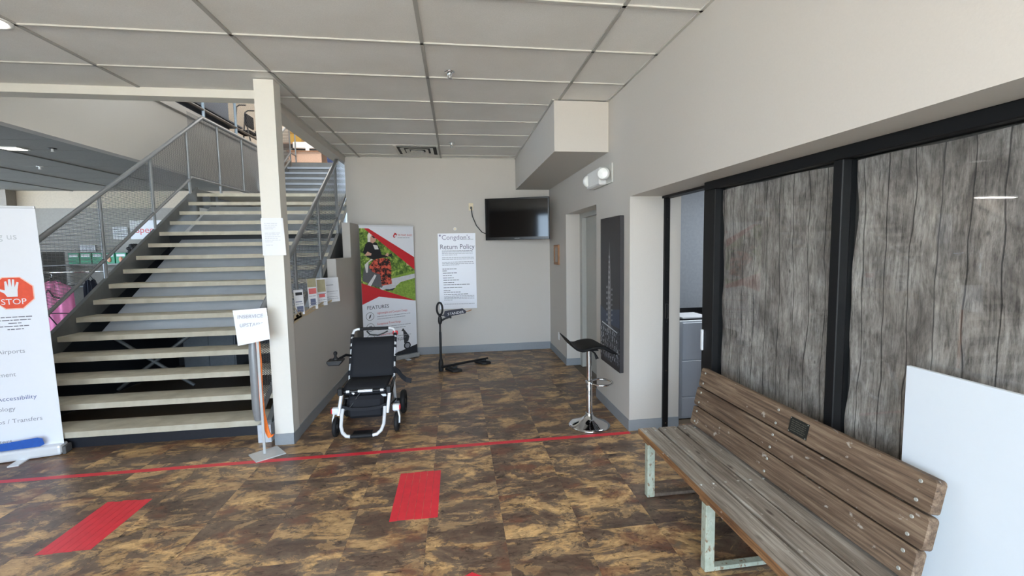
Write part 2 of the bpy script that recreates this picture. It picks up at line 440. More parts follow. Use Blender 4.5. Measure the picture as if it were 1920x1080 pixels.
# baseboards
BH = .1
for nm, a in (('baseboard_back', (-.0, 0)),):
    o = MB().box(-1.46, XR, YB-.008, YB, 0, BH+.02).build('baseboard_back', base_m); tag(o, kind='structure')
o = MB().box(-1.46, -1.452, 4.125, YB, 0, BH).build('baseboard_left', base_m); tag(o, kind='structure')
o = MB().box(XR-.008, XR, 6.01, YB, 0, BH).box(XR-.008, 1.72, 6.002, 6.01, 0, BH).box(XR-.008, XR, 3.719, 4.664, 0, BH).box(XR, 1.835, 3.719, 3.727, 0, BH).box(1.89, 2.0, 3.719, 3.727, 0, BH).build('baseboard_right', base_m); tag(o, kind='structure')
o = MB().box(-1.61, -1.447, 3.979, 3.985, 0, BH).box(-1.452, -1.446, 3.979, 4.125, 0, BH).build('baseboard_column', base_m); tag(o, kind='structure')
# door in the recess of the right wall
d1 = thing('door_1', None, None); tag(d1, kind='structure')
greyd_m = mat('grey_door_paint', (176, 176, 170), .5, var=.02)
B('door_leaf', greyd_m, d1, 1.78, 1.82, 4.70, 5.90, .01, 2.08)
B('door_frame', greyd_m, d1, 1.72, 1.80, 5.90, 6.01, 0, 2.14); B('door_frame', greyd_m, d1, 1.72, 1.80, 4.664, 5.90, 2.08, 2.14)
MB().lathe([(.0, 0), (.022, .0), (.022, .05), (0, .06)]).build('door_knob', chrome_m, d1, raw=True).location = (1.74, 4.85, .95)

# ------------------------------------------------------------------ papered window and sliding door frame on the right
w1 = thing('window_1', None, None); tag(w1, kind='structure')
def fr_(nm, *a): return MB().rbox(*a, b=.004).build(nm, black_m, w1)
fr_('head_rail', 1.74, 1.86, -2.0, 2.925, 2.062, 2.12)
fr_('stile', 1.74, 1.86, 2.79, 2.925, 0, 2.062)
fr_('mullion', 1.74, 1.86, 1.795, 1.85, .08, 2.062)
fr_('mullion', 1.74, 1.86, .62, .675, .08, 2.062)
fr_('sill_rail', 1.74, 1.86, -2.0, 2.79, 0, .08)
for a, b in ((1.85, 2.79), (.675, 1.795), (-2.0, .62)):
    B('pane', glass_m, w1, 1.784, 1.788, a, b, .08, 2.062)
def wavy(y0, y1, seed):
    mb = MB(); ny, nz = 40, 60; vs = []; fs = []; r = random.Random(seed); ph = [r.uniform(0, 6) for _ in range(6)]
    for j in range(nz+1):
        z = .085+(2.055-.085)*j/nz
        edge = .010+.012*math.sin(z*5+ph[0])*math.sin(z*2.3+ph[1])+.006*math.sin(z*17+ph[2])
        for i in range(ny+1):
            y = y0+.004+(y1-edge-y0-.006)*i/ny
            x = 1.803+.0035*math.sin(y*9+z*3+ph[3])+.003*math.sin(z*11+y*4+ph[4])+.0018*math.sin(y*31-z*19+ph[5])
            zz = z-(.003*(1+math.sin(y*13+ph[2])) if j == nz else 0)
            vs.append((x, y, zz))
    for j in range(nz):
        for i in range(ny):
            a = j*(ny+1)+i; fs.append((a, a+1, a+ny+2, a+ny+1))
    mb.add(vs, fs, True); return mb
for k, (a, b) in enumerate(((1.85, 2.79), (.675, 1.795), (-2.0, .62))):
    o = wavy(a, b, k+3).build('wood_print_sheet', print_m, w1, fix=False)
    o['label'] = 'printed sheet of grey driftwood boards behind glass'
bk = B('backing_board', mat('dark_backing', (60, 58, 56), .9), w1, 1.815, 1.83, -2.0, 2.79, .08, 2.062)
d2 = thing('door_2', None, None); tag(d2, kind='structure')
MB().rbox(1.835, 1.885, 3.700, 3.7265, 0, 2.10, b=.003).build('jamb_channel', black_m, d2)
B('head_track', black_m, d2, 1.82, 1.90, 2.93, 3.727, 2.10, 2.12)
lat = MB().rbox(1.848, 1.872, 3.692, 3.70, 1.03, 1.16, b=.002).build('strike_plate', chrome_m, d2); lat['label'] = 'metal strike plate on the black jamb'
for z in (.06, .55, 1.0, 1.18, 1.45, 1.92, 2.03):
    MB().tube([(1.86, 3.70, z), (1.86, 3.697, z)], .006, 8).build('screw', chrome_m, d2)
MB().rbox(1.725, 1.74, 2.895, 2.915, .93, 1.08, b=.003).build('door_pull', alu_m, d2)
# back office seen through the door gap
of_m = mat('office_wall_paint', (150, 154, 160), .6)
o = MB().box(2.0, 4.5, 4.9, 5.0, 0, 2.7).box(4.5, 4.6, -2, 5.0, 0, 2.7).box(1.92, 4.6, -2.1, -2.0, 0, 2.7).build('wall_office', of_m); tag(o, kind='structure')
o = B('ceiling_office', of_m, None, 1.92, 4.6, -2.1, 5.0, 2.7, 2.8); tag(o, kind='structure')
fc = thing('filing_cabinet', 'light grey steel filing cabinet standing in the office behind the open door', 'cabinet', (2.35, 4.15, 0))
cab_m = mat('cabinet_paint', (178, 182, 188), .4, .05, var=.01)
MB().rbox(2.05, 2.62, 3.90, 4.4, .0, .965, b=.006).build('body', cab_m, fc)
for z0, z1 in ((.585, .945), (.225, .575), (.02, .215)):
    d = MB().rbox(2.12, 2.60, 3.885, 3.90, z0, z1, b=.004).build('drawer', mat('drawer_paint', (156, 161, 170), .4, .05, var=.01), fc)
    MB().rbox(2.32, 2.42, 3.868, 3.885, z1-.07, z1-.05, b=.003).build('handle', chrome_m, d)
tr = thing('paper_tray', 'black letter tray lying on the grey filing cabinet', 'tray', (2.3, 4.1, .967))
MB().box(2.06, 2.55, 3.91, 4.28, .967, .977).box(2.06, 2.07, 3.91, 4.28, .977, 1.03).box(2.54, 2.55, 3.91, 4.28, .977, 1.03).box(2.07, 2.54, 4.27, 4.28, .977, 1.03).build('tray', blkpl_m, tr)
pp = MB().box(2.14, 2.42, 3.93, 4.22, .979, .99).build('paper_stack', paper_m); tag(pp, 'stack of white paper lying in the black letter tray', 'paper')

# ------------------------------------------------------------------ staircase
RISE, RUN, SY, N1 = .166, .25, 4.18, 16
SXL, SXR = -4.16, -1.72
st = thing('staircase', 'open grey metal staircase with tan treads climbing beside the column', 'staircase', (-2.9, 4.18, 0))
def tread_mb(y, z, x0=SXL, x1=SXR, run=RUN):
    return MB().box(x0, x1, y, y+run+.03, z-.012, z).box(x0, x1, y, y+.012, z-.052, z-.012)
t0 = tread_mb(SY, RISE).build('tread', tread_m, st)
for n in range(1, N1-1):
    o = t0.copy(); COL.objects.link(o); o.location = t0.location+V((0, n*RUN, n*RISE))
LZ = N1*RISE; LY = SY+(N1-1)*RUN; LY1 = 10.6
MB().box(SXL, SXR, LY, LY1+.02, LZ-.012, LZ).box(SXL, SXR, LY, LY+.012, LZ-.052, LZ-.012).build('landing', tread_m, st)
N2, RUN2 = 8, .235
t1 = tread_mb(LY1, LZ+RISE, run=RUN2).build('tread', tread_tint_m, st); t1['label'] = 'upper flight tread with bluish daylight put into its colour'
for n in range(1, N2-1):
    o = t1.copy(); COL.objects.link(o); o.location = t1.location+V((0, n*RUN2, n*RISE))
ZU = LZ+N2*RISE; YU = LY1+(N2-1)*RUN2
for n in range(N2): B('riser', steel_m, st, SXL+.02, SXR-.02, LY1+n*RUN2+.04, LY1+n*RUN2+.05, LZ+n*RISE, LZ+(n+1)*RISE-.013)
def slope_z(y): return RISE+(y-SY)*RISE/RUN
def stringer(x0, x1, top, bot, ya, yb):
    return MB().prism([(ya, max(.0, slope_z(ya)-bot)), (ya+.001, slope_z(ya)+top), (yb, slope_z(yb)+top), (yb, slope_z(yb)-bot)], 'x', x0, x1)
for a, b in ((SXL-.045, SXL-.002), (SXR+.002, SXR+.045)):
    stringer(a, b, .075, .40, SY-.08, LY+.05).build('stringer', steel_m, st)
    MB().box(a, b, LY+.05, LY1, LZ-.22, LZ+.07).build('landing_beam', steel_m, st)
    MB().prism([(LY1, LZ-.2), (LY1, LZ+RISE+.08), (YU+.1, ZU+.08), (YU+.1, ZU-.24)], 'x', a, b).build('stringer', steel_m, st)
# sloping backing panel under the treads, from the sixth step up
ya, yb = 5.52, LY+.06
MB().prism([(ya, slope_z(ya)-.13-.14), (ya, slope_z(ya)-.115-.14), (yb, slope_z(yb)-.115-.14), (yb, slope_z(yb)-.13-.14)], 'x', SXL+.16, SXR-.05).build('soffit_panel', mat('pale_panel', (206, 211, 218), .4, .0, var=.06, scale=5), st)
B('kick_plate', mat('dark_kick_plate', (38, 40, 46), .4), st, SXL+.01, SXR-.01, SY+.07, SY+.085, 0, RISE-.014)
for s_ in (0, 1):   # cross braces below
    x0, x1 = (SXL+.3, SXL+1.1) if s_ else (SXL+1.1, SXL+.3)
    MB().tube([(x0, 5.5, .15), (x1, 5.5, .75)], .022, 4).build('brace', steel_m, st)
MB().box(SXR-.06, SXR+.05, SY-.12, SY-.02, 0, .16).build('foot_plate', mat('pale_plate', (190, 194, 200), .4), st)
B('landing_post', steel_m, st, SXL+.1, SXL+.18, LY+.2, LY+.28, 0, LZ-.02); B('landing_post', steel_m, st, SXR-.18, SXR-.1, LY+.2, LY+.28, 0, LZ-.02)
# guard rails
RH, RL = 1.06, .29
def wires(x, segs, mod, name='mesh_panel', step=.0150, dia=.0034):
    """horizontal and upright wires between lower and upper rail; segs: (y0,z0lo,z0hi,y1,z1lo,z1hi)"""
    mb = MB()
    y0, a0, b0, y1, a1, b1 = segs
    z = min(a0, a1)+step
    def bar(p, q, d):
        p, q = V(p), V(q); dr = (q-p).normalized(); s1 = V((1, 0, 0)); s2 = dr.cross(s1)
        vs = []
        for c in (p, q): vs += [c+s1*d, c+s2*d, c-s1*d, c-s2*d]
        mb.add(vs, [(0, 1, 5, 4), (1, 2, 6, 5), (2, 3, 7, 6), (3, 0, 4, 7)])
    zt = max(b0, b1)
    while z < zt:
        lo, hi = y0, y1
        if abs(a1-a0) > 1e-6:   # lower rail: z above it
            yl = y0+(z-a0)/(a1-a0)*(y1-y0); hi = min(hi, yl) if a1 > a0 else hi
            yu = y0+(z-b0)/(b1-b0)*(y1-y0); lo = max(lo, yu) if b1 > b0 else lo
        if hi-lo > .02: bar((x, lo, z), (x, hi, z), dia)
        z += step
    y = y0+.05
    while y < y1:
        t = (y-y0)/(y1-y0); bar((x, y, a0+(a1-a0)*t), (x, y, b0+(b1-b0)*t), dia*.5); y += .05
    o = mb.build(name, mesh_m, st, fix=False); o['kind'] = 'stuff'; return o
def guard(x, ys, posts, apex, yend):
    zr = lambda y, h: slope_z(y)+h
    z0 = zr(ys, RH); za = zr(apex, RH); zla = zr(apex-.42, RL)
    MB().tube([(x, ys, z0), (x, apex, za), (x, yend, za)], .027, 12).build('handrail', rail_m, st)
    MB().tube([(x, ys, zr(ys, RL)), (x, apex-.42, zla), (x, yend, zla)], .02, 10).build('lower_rail', rail_m, st)
    for y in posts:
        top = min(zr(y, RH), za); bot = zr(y, .05) if y < LY else LZ
        MB().tube([(x, y, max(bot, .0)), (x, y, top)], .02, 10).build('baluster', rail_m, st)
    ym = apex-.42
    wires(x, (ys+.02, zr(ys, RL), zr(ys, RH), ym, zla, zr(ym, RH)), 0)
    wires(x, (ym, zla, zr(ym, RH), apex, zla, za), 0)
    wires(x, (apex, zla, za, yend, zla, za), 0)
guard(SXL-.023, 4.12, (4.2, 5.09, 5.94, 6.89, 7.80, 8.75, 9.66, 10.5), 8.28, 10.55)
guard(SXR+.024, 3.90, (4.95, 5.85, 6.75, 7.65, 8.75, 9.66, 10.5), 8.28, 10.55)
x = SXR+.024
MB().tube([(x, 3.90, slope_z(3.90)+RH), (x, 3.885, slope_z(3.90)+RH-.2), (x, 3.885, slope_z(3.90)+RL+.1), (x, 3.90, slope_z(3.90)+RL)], [.03, .036, .036, .03], 12).build('newel_post', rail_m, st)
# upper flight guard
for x in (SXL-.023, SXR+.024):
    MB().tube([(x, 10.55, LZ+RH), (x, YU+.1, ZU+1.0), (x, YU+.5, ZU+1.0)], .027, 10).build('handrail', rail_m, st)
    MB().tube([(x, 10.55, LZ+.3), (x, YU+.1, ZU+.25), (x, YU+.5, ZU+.25)], .02, 8).build('lower_rail', rail_m, st)
    for y in (11.4, YU+.1, YU+.5): MB().tube([(x, y, min(LZ+.05+(y-LY1)*RISE/RUN2, ZU)), (x, y, min(LZ+RH+(y-10.55)*(ZU+1.0-LZ-RH)/(YU+.1-10.55), ZU+1.0))], .02, 8).build('baluster', rail_m, st)
    wires(x, (10.55, LZ+.3, LZ+RH, YU+.1, ZU+.25, ZU+1.0), 0)
# dark store cupboard under the stairs
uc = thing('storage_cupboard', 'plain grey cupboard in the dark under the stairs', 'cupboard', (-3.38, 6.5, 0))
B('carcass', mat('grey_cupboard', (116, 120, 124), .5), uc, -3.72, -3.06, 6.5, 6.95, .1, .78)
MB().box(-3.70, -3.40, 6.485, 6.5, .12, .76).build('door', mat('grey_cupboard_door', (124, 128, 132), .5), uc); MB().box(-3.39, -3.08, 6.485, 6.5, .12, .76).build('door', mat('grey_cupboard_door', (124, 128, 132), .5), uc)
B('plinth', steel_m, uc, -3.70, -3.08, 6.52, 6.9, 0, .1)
dk = mat('understair_shade', (44, 46, 50), .6)  # shade under the stairs put into a dark wall colour
o = MB().box(-4.2, -1.64, 7.15, 7.25, 0, 1.95).prism([(4.4, 0), (4.4, .12), (7.15, 1.9), (7.15, 0)], 'x', -4.19, -4.165).build('understair_shade_wall', dk); tag(o, kind='structure')  # sloping side panel added to keep the space below dark

# ------------------------------------------------------------------ upper floor and lower shop floor behind
XF = -4.54
fas = MB().box(XF-.14, XF, 4.43, 12.2, 3.05, 4.02).box(XF-.14, XF-.03, 4.43, 12.2, 4.02, 4.05).build('trim_5', wall_m); tag(fas, kind='structure')
fas2 = MB().box(XF-.18, XF+.035, 4.43, 12.2, 4.05, 4.17).build('trim_6', wall_m); tag(fas2, kind='structure')
fu = MB().box(-16, XF-.15, 4.43, 14, 3.115, ZU).box(-7.0, 2, YU+.05, 14.2, ZU-.14, ZU).box(SXR+.1, 2, YB+.1, 14, ZU-.14, ZU).build('floor_upper', mat('upper_floor', (120, 104, 90), .7)); tag(fu, kind='structure')
fas3 = B('trim_7', wall_m, None, XF-.02, SXR+.1, YU+.3, YU+.4, 2.4, ZU-.15); tag(fas3, kind='structure')
ug = thing('guard_rail', 'upper floor guard rail with wire mesh above the pale fascia', 'railing', (XF-.06, 8, 4.17))
x = XF-.05
for z, r in ((4.34, .025), (5.2, .025)): MB().tube([(x, 5, z), (x, 12.1, z)], r, 8).build('rail', mat('brown_rail', (92, 84, 76), .5) if z < 5 else rail_m, ug)
for y in (5.4, 6.65, 7.9, 9.16, 10.4, 11.66): MB().tube([(x, y, 4.17), (x, y, 5.2)], .026, 8).build('baluster', mat('pale_blue_post', (160, 176, 190), .4), ug)
mb = MB()
for k in range(28): mb.box(x-.0015, x+.0015, 5, 12.1, 4.37+k*.03, 4.373+k*.03)
o = mb.build('mesh_panel', mesh_m, ug); o['kind'] = 'stuff'
# upper walls and roof
uw = mat('upper_wall', (205, 190, 172), .7)
o = MB().box(-12, 2, 14.2, 14.3, ZU, 7).build('wall_upper_back', uw); tag(o, kind='structure')
o = MB().box(-12, -11.9, 4.4, 14.3, ZU, 7).build('wall_upper_left', uw); tag(o, kind='structure')
o = MB().box(-16, 2.2, -2.2, 14.3, 6.6, 6.7).build('ceiling_upper', tilec_m); tag(o, kind='structure')
o = MB().box(1.9, 2.0, YB+.1, 14.3, 0, 6.7).box(1.95, 2.05, -2.2, YB+.1, 3.9, 6.7).box(-16, 2, -2.25, -2.15, 3.9, 6.7).build('wall_upper_right', uw); tag(o, kind='structure')
sl = thing('slatwall', 'cream slatted display wall on the upper floor', 'display wall', (-3.7, 14.1, ZU))
slat_m = mat('slatwall_cream', (214, 200, 182), .6)
for k in range(22): MB().box(-5.5, -2.4, 14.12, 14.19, ZU+.2+k*.085, ZU+.272+k*.085).build('slat', slat_m, sl)
dsk = thing('reception_desk', 'beige reception desk at the top of the stairs', 'desk', (-4.0, 13.3, ZU))
B('front_panel', mat('desk_beige', (205, 170, 148), .6), dsk, -4.45, -3.60, 13.0, 13.03, ZU, 4.40)
B('desk_top', mat('desk_top_wood', (150, 112, 84), .5), dsk, -4.5, -3.55, 12.97, 13.6, 4.40, 4.43); B('side_panel', mat('desk_beige', (205, 170, 148), .6), dsk, -3.63, -3.60, 13.03, 13.55, ZU, 4.40)
pr_ = thing('printer', 'white boxy machine on a dark base on top of the reception desk', 'printer', (-4.0, 13.25, 4.43))
MB().rbox(-4.35, -3.72, 13.05, 13.45, 4.50, 4.68, b=.02).build('body', white_m, pr_); MB().rbox(-4.38, -3.70, 13.08, 13.45, 4.431, 4.50, b=.01).build('base', blkpl_m, pr_)
MB().rbox(-4.02, -3.92, 13.03, 13.06, 4.433, 4.52, b=.01).build('front_flap', white_m, pr_)
gb = thing('gold_box', 'gold cardboard box standing on a shelf above the reception desk', 'box', (-4.3, 13.6, 4.7))
MB().rbox(-4.62, -4.30, 13.62, 13.9, 4.78, 5.10, b=.006).build('carton', mat('gold_card', (166, 130, 58), .35, .2), gb); B('lid_flap', mat('gold_card_dark', (136, 104, 44), .4, .2), gb, -4.62, -4.30, 13.61, 13.618, 5.02, 5.09)
sh = thing('wall_shelf', 'dark wood shelf under the gold box', 'shelf', (-4.2, 13.7, 4.7)); 
B('board', mat('desk_top_wood', (150, 112, 84), .5), sh, -5.0, -4.1, 13.58, 14.12, 4.74, 4.775); B('bracket', steel_m, sh, -4.6, -4.57, 13.7, 14.12, 4.6, 4.74)
bb = thing('blue_bin', 'dark blue bin beside the reception desk on the upper floor', 'bin', (-3.3, 13.1, ZU))
bb_m = mat('blue_plastic', (34, 52, 96), .5)
MB().prism([(-3.42, ZU), (-3.12, ZU), (-3.07, 4.42), (-3.47, 4.42)], 'y', 12.95, 13.3).build('tub', bb_m, bb); MB().rbox(-3.49, -3.05, 12.93, 13.32, 4.42, 4.45, b=.008).build('rim', bb_m, bb)
# walker and dark panels behind the upper mesh
wk = thing('rollator', 'grey rollator walker behind the upper guard rail', 'walker', (-4.95, 11.5, ZU))
gr = mat('grey_tube', (96, 94, 92), .4, .4)
for s_ in (0, .42): 
    MB().tube([(-5.05, 11.3+s_, ZU+.1), (-4.98, 11.3+s_, 4.75), (-4.95, 11.3+s_, 5.04), (-4.88, 11.3+s_, 5.09), (-4.74, 11.3+s_, 5.09)], .016, 8).build('handle_frame', gr, wk)
    MB().tube([(-4.66, 11.3+s_, ZU+.1), (-4.74, 11.3+s_, 4.6)], .016, 8).build('front_leg', gr, wk)
MB().rbox(-5.0, -4.68, 11.3, 11.72, 4.48, 4.53, b=.012).build('seat', fab_m, wk); MB().rbox(-4.80, -4.75, 11.32, 11.70, 4.62, 4.92, b=.02).build('backrest', fab_m, wk)
for xx in (-5.05, -4.66):
    for yy in (11.3, 11.72): MB().tube([(xx, yy-.015, ZU+.1), (xx, yy+.015, ZU+.1)], .1, 14).build('wheel', rub_m, wk)
sb = thing('shelf_unit', 'dark blue-grey display unit behind the upper guard rail', 'shelf', (-5.4, 9.6, ZU))
B('back_panel', mat('slate_panel', (74, 82, 94), .6), sb, -5.45, -5.4, 7.6, 11.9, ZU, 5.6); B('side_panel', mat('slate_panel', (74, 82, 94), .6), sb, -5.40, -5.1, 7.6, 7.63, ZU, 5.6); B('shelf', mat('slate_panel', (74, 82, 94), .6), sb, -5.40, -5.1, 7.63, 11.9, 4.7, 4.73)

# lower shop floor to the left, behind the stairs
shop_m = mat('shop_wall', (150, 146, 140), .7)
o = MB().box(-16, -1.8, 11.15, 11.25, 0, ZC).build('wall_shop_back', shop_m); tag(o, kind='structure')
o = MB().box(-9.55, -4.75, 11.13, 11.149, 2.72, ZC).build('trim_8', mat('shop_upper_band', (196, 184, 166), .7)); tag(o, kind='structure')
o = MB().box(-9.62, -9.44, 10.9, 11.12, 0, ZC).build('trim_9', mat('shop_column', (150, 142, 132), .6)); tag(o, kind='structure')
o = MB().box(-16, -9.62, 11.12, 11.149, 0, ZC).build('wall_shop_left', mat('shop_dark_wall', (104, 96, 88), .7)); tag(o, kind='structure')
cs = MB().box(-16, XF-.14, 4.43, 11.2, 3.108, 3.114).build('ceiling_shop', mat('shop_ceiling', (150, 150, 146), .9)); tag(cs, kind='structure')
scx = [XF-.15-TX*k for k in range(6)]
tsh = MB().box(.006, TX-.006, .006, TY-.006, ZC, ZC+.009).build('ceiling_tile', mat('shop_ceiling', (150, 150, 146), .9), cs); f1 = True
for a in range(6):
    for b in range(11):
        o = tsh if f1 else tsh.copy()
        if not f1: COL.objects.link(o)
        f1 = False; o.location = (scx[a]-TX, 4.45+b*TY, 0)
for a in range(6): MB().box(scx[a]-.014, scx[a]+.014, 4.45, 11.15, ZC-.012, ZC+.006).build('grid_bar', mat('shop_grid', (120, 120, 116), .6), cs)
for i, (x, y, z) in enumerate(((-11.9, 10.8, 2.90), (-10.4, 6.6, 3.04))):
    t = thing('strip_light', ('hanging strip light deep in the shop by its back wall', 'unseen strip light added to brighten the shop, nearer the stop banner')[i], 'light', (x, y, z))
    B('housing', white_m, t, x-.62, x+.62, y-.1, y+.1, z+.012, z+.05); B('tube', emis('strip_lamp_%d' % i, (255, 250, 240), 3.0), t, x-.6, x+.6, y-.02, y+.02, z+.003, z+.012)
    for q in (-.4, .4): MB().tube([(x+q, y, z+.05), (x+q, y, ZC)], .006, 6).build('hanger', steel_m, t)
t = thing('shop_downlight', 'small lit flush light in the dim shop ceiling near the fascia', 'light', (-5.72, 6.76, ZC))
MB().rbox(-5.85, -5.59, 6.66, 6.86, ZC-.012, ZC-.001, b=.003).build('housing', white_m, t); B('diffuser', emis('strip_lamp_2', (255, 250, 240), 1.6), t, -5.83, -5.61, 6.68, 6.84, ZC-.016, ZC-.0125)
for i, (x, y) in enumerate(((-5.25, 6.75), (-6.5, 8.1))):
    t = thing('shop_sprinkler', ('small sprinkler head on the shop ceiling near the fascia', 'small pale sensor dome on the shop ceiling further back')[i], 'sprinkler', (x, y, ZC))
    MB().lathe([(0, 0), (.045, -.001), (.045, -.008), (0, -.009)], (x, y, ZC), 14).build('plate', mat('dark_plate', (60, 60, 60), .5) if i == 0 else white_m, t)
    MB().lathe([(.014, -.009), (.014, -.04), (.022, -.045), (0, -.05)], (x, y, ZC), 10).build('head', white_m, t)
# goods
def garment(cx, y, zt, zb, w, m, name, label, cat='clothes'):
    mb = MB(); n = 14; nz = 8; vs = []; fs = []
    for side in (0, 1):
        for j in range(nz+1):
            t = j/nz; ww = w*(.5 if j == 0 else .9+.12*t)
            for i in range(n+1):
                u = i/n*2-1
                dpt = (.05+.02*math.sin(i*1.9+side)+.01*t)*math.sqrt(max(0, 1-u*u))+.004
                vs.append((cx+u*ww/2, y+(-dpt if side == 0 else dpt), zt-(zt-zb)*t-(.05*abs(u) if j == 0 else 0)))
    K = (nz+1)*(n+1)
    for j in range(nz):
        for i in range(n):
            a = j*(n+1)+i; fs.append((a, a+1, a+n+2, a+n+1)); fs.append((K+a+1, K+a, K+a+n+1, K+a+n+2))
        for i in (0, n):
            a = j*(n+1)+i; fs.append((a, a+n+1, K+a+n+1, K+a))
    mb.add(vs, fs, True); t = thing(name, label, cat, (cx, y, zb)); mb.build('cloth', m, t)
    MB().tube([(cx-w*.22, y, zt-.02), (cx, y, zt+.05), (cx+w*.22, y, zt-.02)], .006, 6).build('hanger', blkpl_m, t); MB().tube([(cx, y, zt+.05), (cx+.012, y, zt+.09), (cx-.006, y, zt+.105)], .004, 6).build('hook', chrome_m, t)
    return t
pink = mat('pink_cotton', (226, 128, 172), .8, var=.06)
rk = thing('garment_rack', 'chrome garment rack in the shop behind the stairs', 'rack', (-5.9, 7.5, 0))
MB().tube([(-6.9, 7.5, 1.43), (-4.75, 7.5, 1.43)], .014, 8).build('hanging_rail', chrome_m, rk)
for xx in (-6.9, -4.75): MB().tube([(xx, 7.5, 0), (xx, 7.5, 1.43)], .016, 8).build('upright', chrome_m, rk); MB().tube([(xx, 7.2, .02), (xx, 7.8, .02)], .016, 8).build('foot', chrome_m, rk)
rb = garment(-5.92, 7.38, 1.31, .45, .58, pink, 'pink_robe', 'pink robe with dark piping hanging on the shop rack', 'robe')
MB().tube([(-6.18, 7.30, 1.12), (-6.08, 7.305, 1.05), (-5.98, 7.305, 1.08), (-5.92, 7.305, 1.19), (-5.86, 7.305, 1.08), (-5.76, 7.305, 1.05), (-5.66, 7.31, 1.12)], .009, 6).build('piping', rub_m, rb)
MB().tube([(-6.18, 7.295, .83), (-5.92, 7.285, .84), (-5.66, 7.295, .83)], .008, 6).build('piping', rub_m, rb); MB().tube([(-5.95, 7.285, .84), (-5.8, 7.28, .62)], .008, 6).build('piping', rub_m, rb)
navy = mat('navy_cloth', (34, 38, 52), .8); gryc = mat('grey_cloth', (88, 88, 92), .8)
for i, (cx, m, c, zb) in enumerate(((-5.50, navy, 'navy garment hanging right of the pink robe', .5), (-5.28, gryc, 'grey garment hanging between navy and white ones', .6), (-5.08, mat('white_cloth', (206, 206, 210), .8), 'white garment hanging at the right end of the rack', .75), (-6.42, navy, 'dark garment hanging left of the pink robe', .5), (-6.68, gryc, 'grey garment at the left end of the rack', .55))):
    garment(cx, 7.5, 1.32, zb, .2, m, 'hanging_garment', c)
su = thing('display_shelf', 'long grey shop shelf carrying green boxes at the back', 'shelf', (-7.6, 10.7, 0))
for z in (.5, 1.0, 1.46): B('shelf', steel_m, su, -8.6, -6.7, 10.55, 11.1, z, z+.03)
for xx in (-8.6, -6.72): B('side_panel', steel_m, su, xx-.02, xx, 10.55, 11.1, 0, 1.75)
grn = mat('green_card', (38, 140, 104), .5); skin = mat('printed_insole', (206, 150, 120), .6)
lab = ('leftmost of five green boxes on the back shelf', 'second green box from the left on the back shelf', 'middle green box on the back shelf', 'fourth green box, printed with a pale insole', 'rightmost green box, printed with a pale insole')
for i in range(5):
    xx = -8.15+i*.225
    t = thing('green_box', lab[i], 'box', (xx+.1, 10.7, 1.49), group='green boxes on the shop shelf')
    B('carton', grn, t, xx, xx+.2, 10.6, 10.85, 1.491, 1.72); B('white_label', paper_m, t, xx+.02, xx+.18, 10.595, 10.6, 1.64, 1.69)
    if i > 2: MB().lathe([(0, 0), (.05, .0), (.05, .004), (0, .005)], (0, 0, 0), 16).build('insole_picture', skin, t, raw=True).matrix_basis = Matrix.Translation((0, -.105, .085)) @ Matrix.Rotation(PI/2, 4, 'X') @ Matrix.Diagonal((.8, 1.2, 1, 1))
for i, (a, b, c, d) in enumerate(((-8.3, -8.0, 1.76, 1.9), (-7.62, -7.32, 2.02, 2.3))):
    t = thing('white_notice', ('white notice above the green boxes in the shop', 'larger white notice by the mesh left of the specials board')[i], 'notice', (a, 11.1, c))
    f = frame((a, 11.12, c), (1, 0, 0), (0, 0, 1)); B('sheet', paper_m, t, a, b, 11.12, 11.128, c, d); fine_print('fine_print', f, [(.03, b-a-.03, (d-c)*k/5) for k in (1, 2, 3, 4)], .02, gink_m, t, d=.004)
sp = thing('specials_board', 'white board with red script on the shop back wall', 'sign', (-6.8, 11.1, 2.0))
B('panel', paper_m, sp, -7.25, -6.45, 11.10, 11.13, 2.02, 2.44)
text('lettering', 'Special', .2, frame((-7.2, 11.10, 2.16), (1, 0, 0), (0, 0, 1)), .05, 0, redp_m, sp)
mh = thing('wig_stand', 'dark curly wig on a display stand in the shop', 'wig', (-6.9, 10.3, 1.49))
mb = MB()
for k in range(26):
    a = k*2.4; r = .1*math.sqrt(k/26); c = V((-6.93+r*math.cos(a), 10.68+r*.6*math.sin(a), 1.80+.07*math.cos(k*1.7)))
    mb.lathe([(0, -.045), (.035, -.03), (.048, 0), (.035, .03), (0, .045)], c, 8)
o = mb.build('hair', rub_m, mh); o['kind'] = 'stuff'
MB().lathe([(.06, 1.491), (.06, 1.5), (.015, 1.52), (.02, 1.62), (.06, 1.68), (.065, 1.75), (.04, 1.8), (0, 1.81)], (-6.93, 10.68, 0), 14).build('stand', mat('tan_foam', (130, 96, 76), .7), mh)
dr = thing('stocked_rack', 'dark rack of small goods at the left edge of the shop', 'rack', (-8.6, 9.7, 0))
for k in range(5): MB().box(-9.3, -8.55, 9.5, 9.85, .5+k*.36, .52+k*.36).build('shelf', steel_m, dr)
for xx in (-9.3, -8.57): B('side_panel', blkpl_m, dr, xx, xx+.02, 9.5, 9.85, 0, 2.15)
for k in range(4):
    for i in range(4): tag(MB().rbox(-9.26+i*.17, -9.13+i*.17, 9.52, 9.7, .521+k*.36, .521+k*.36+.2, b=.01).build('goods_pack', (blkpl_m, gryc, navy, steel_m)[(i+k) % 4]), ('dark packet', 'grey packet', 'navy packet', 'steel grey packet')[(i+k) % 4]+' on the %s shelf of the dark shop rack, %s from the left' % (('lowest', 'second', 'third', 'top')[k], ('first', 'second', 'third', 'fourth')[i]), 'packet', 'packets on the dark shop rack')

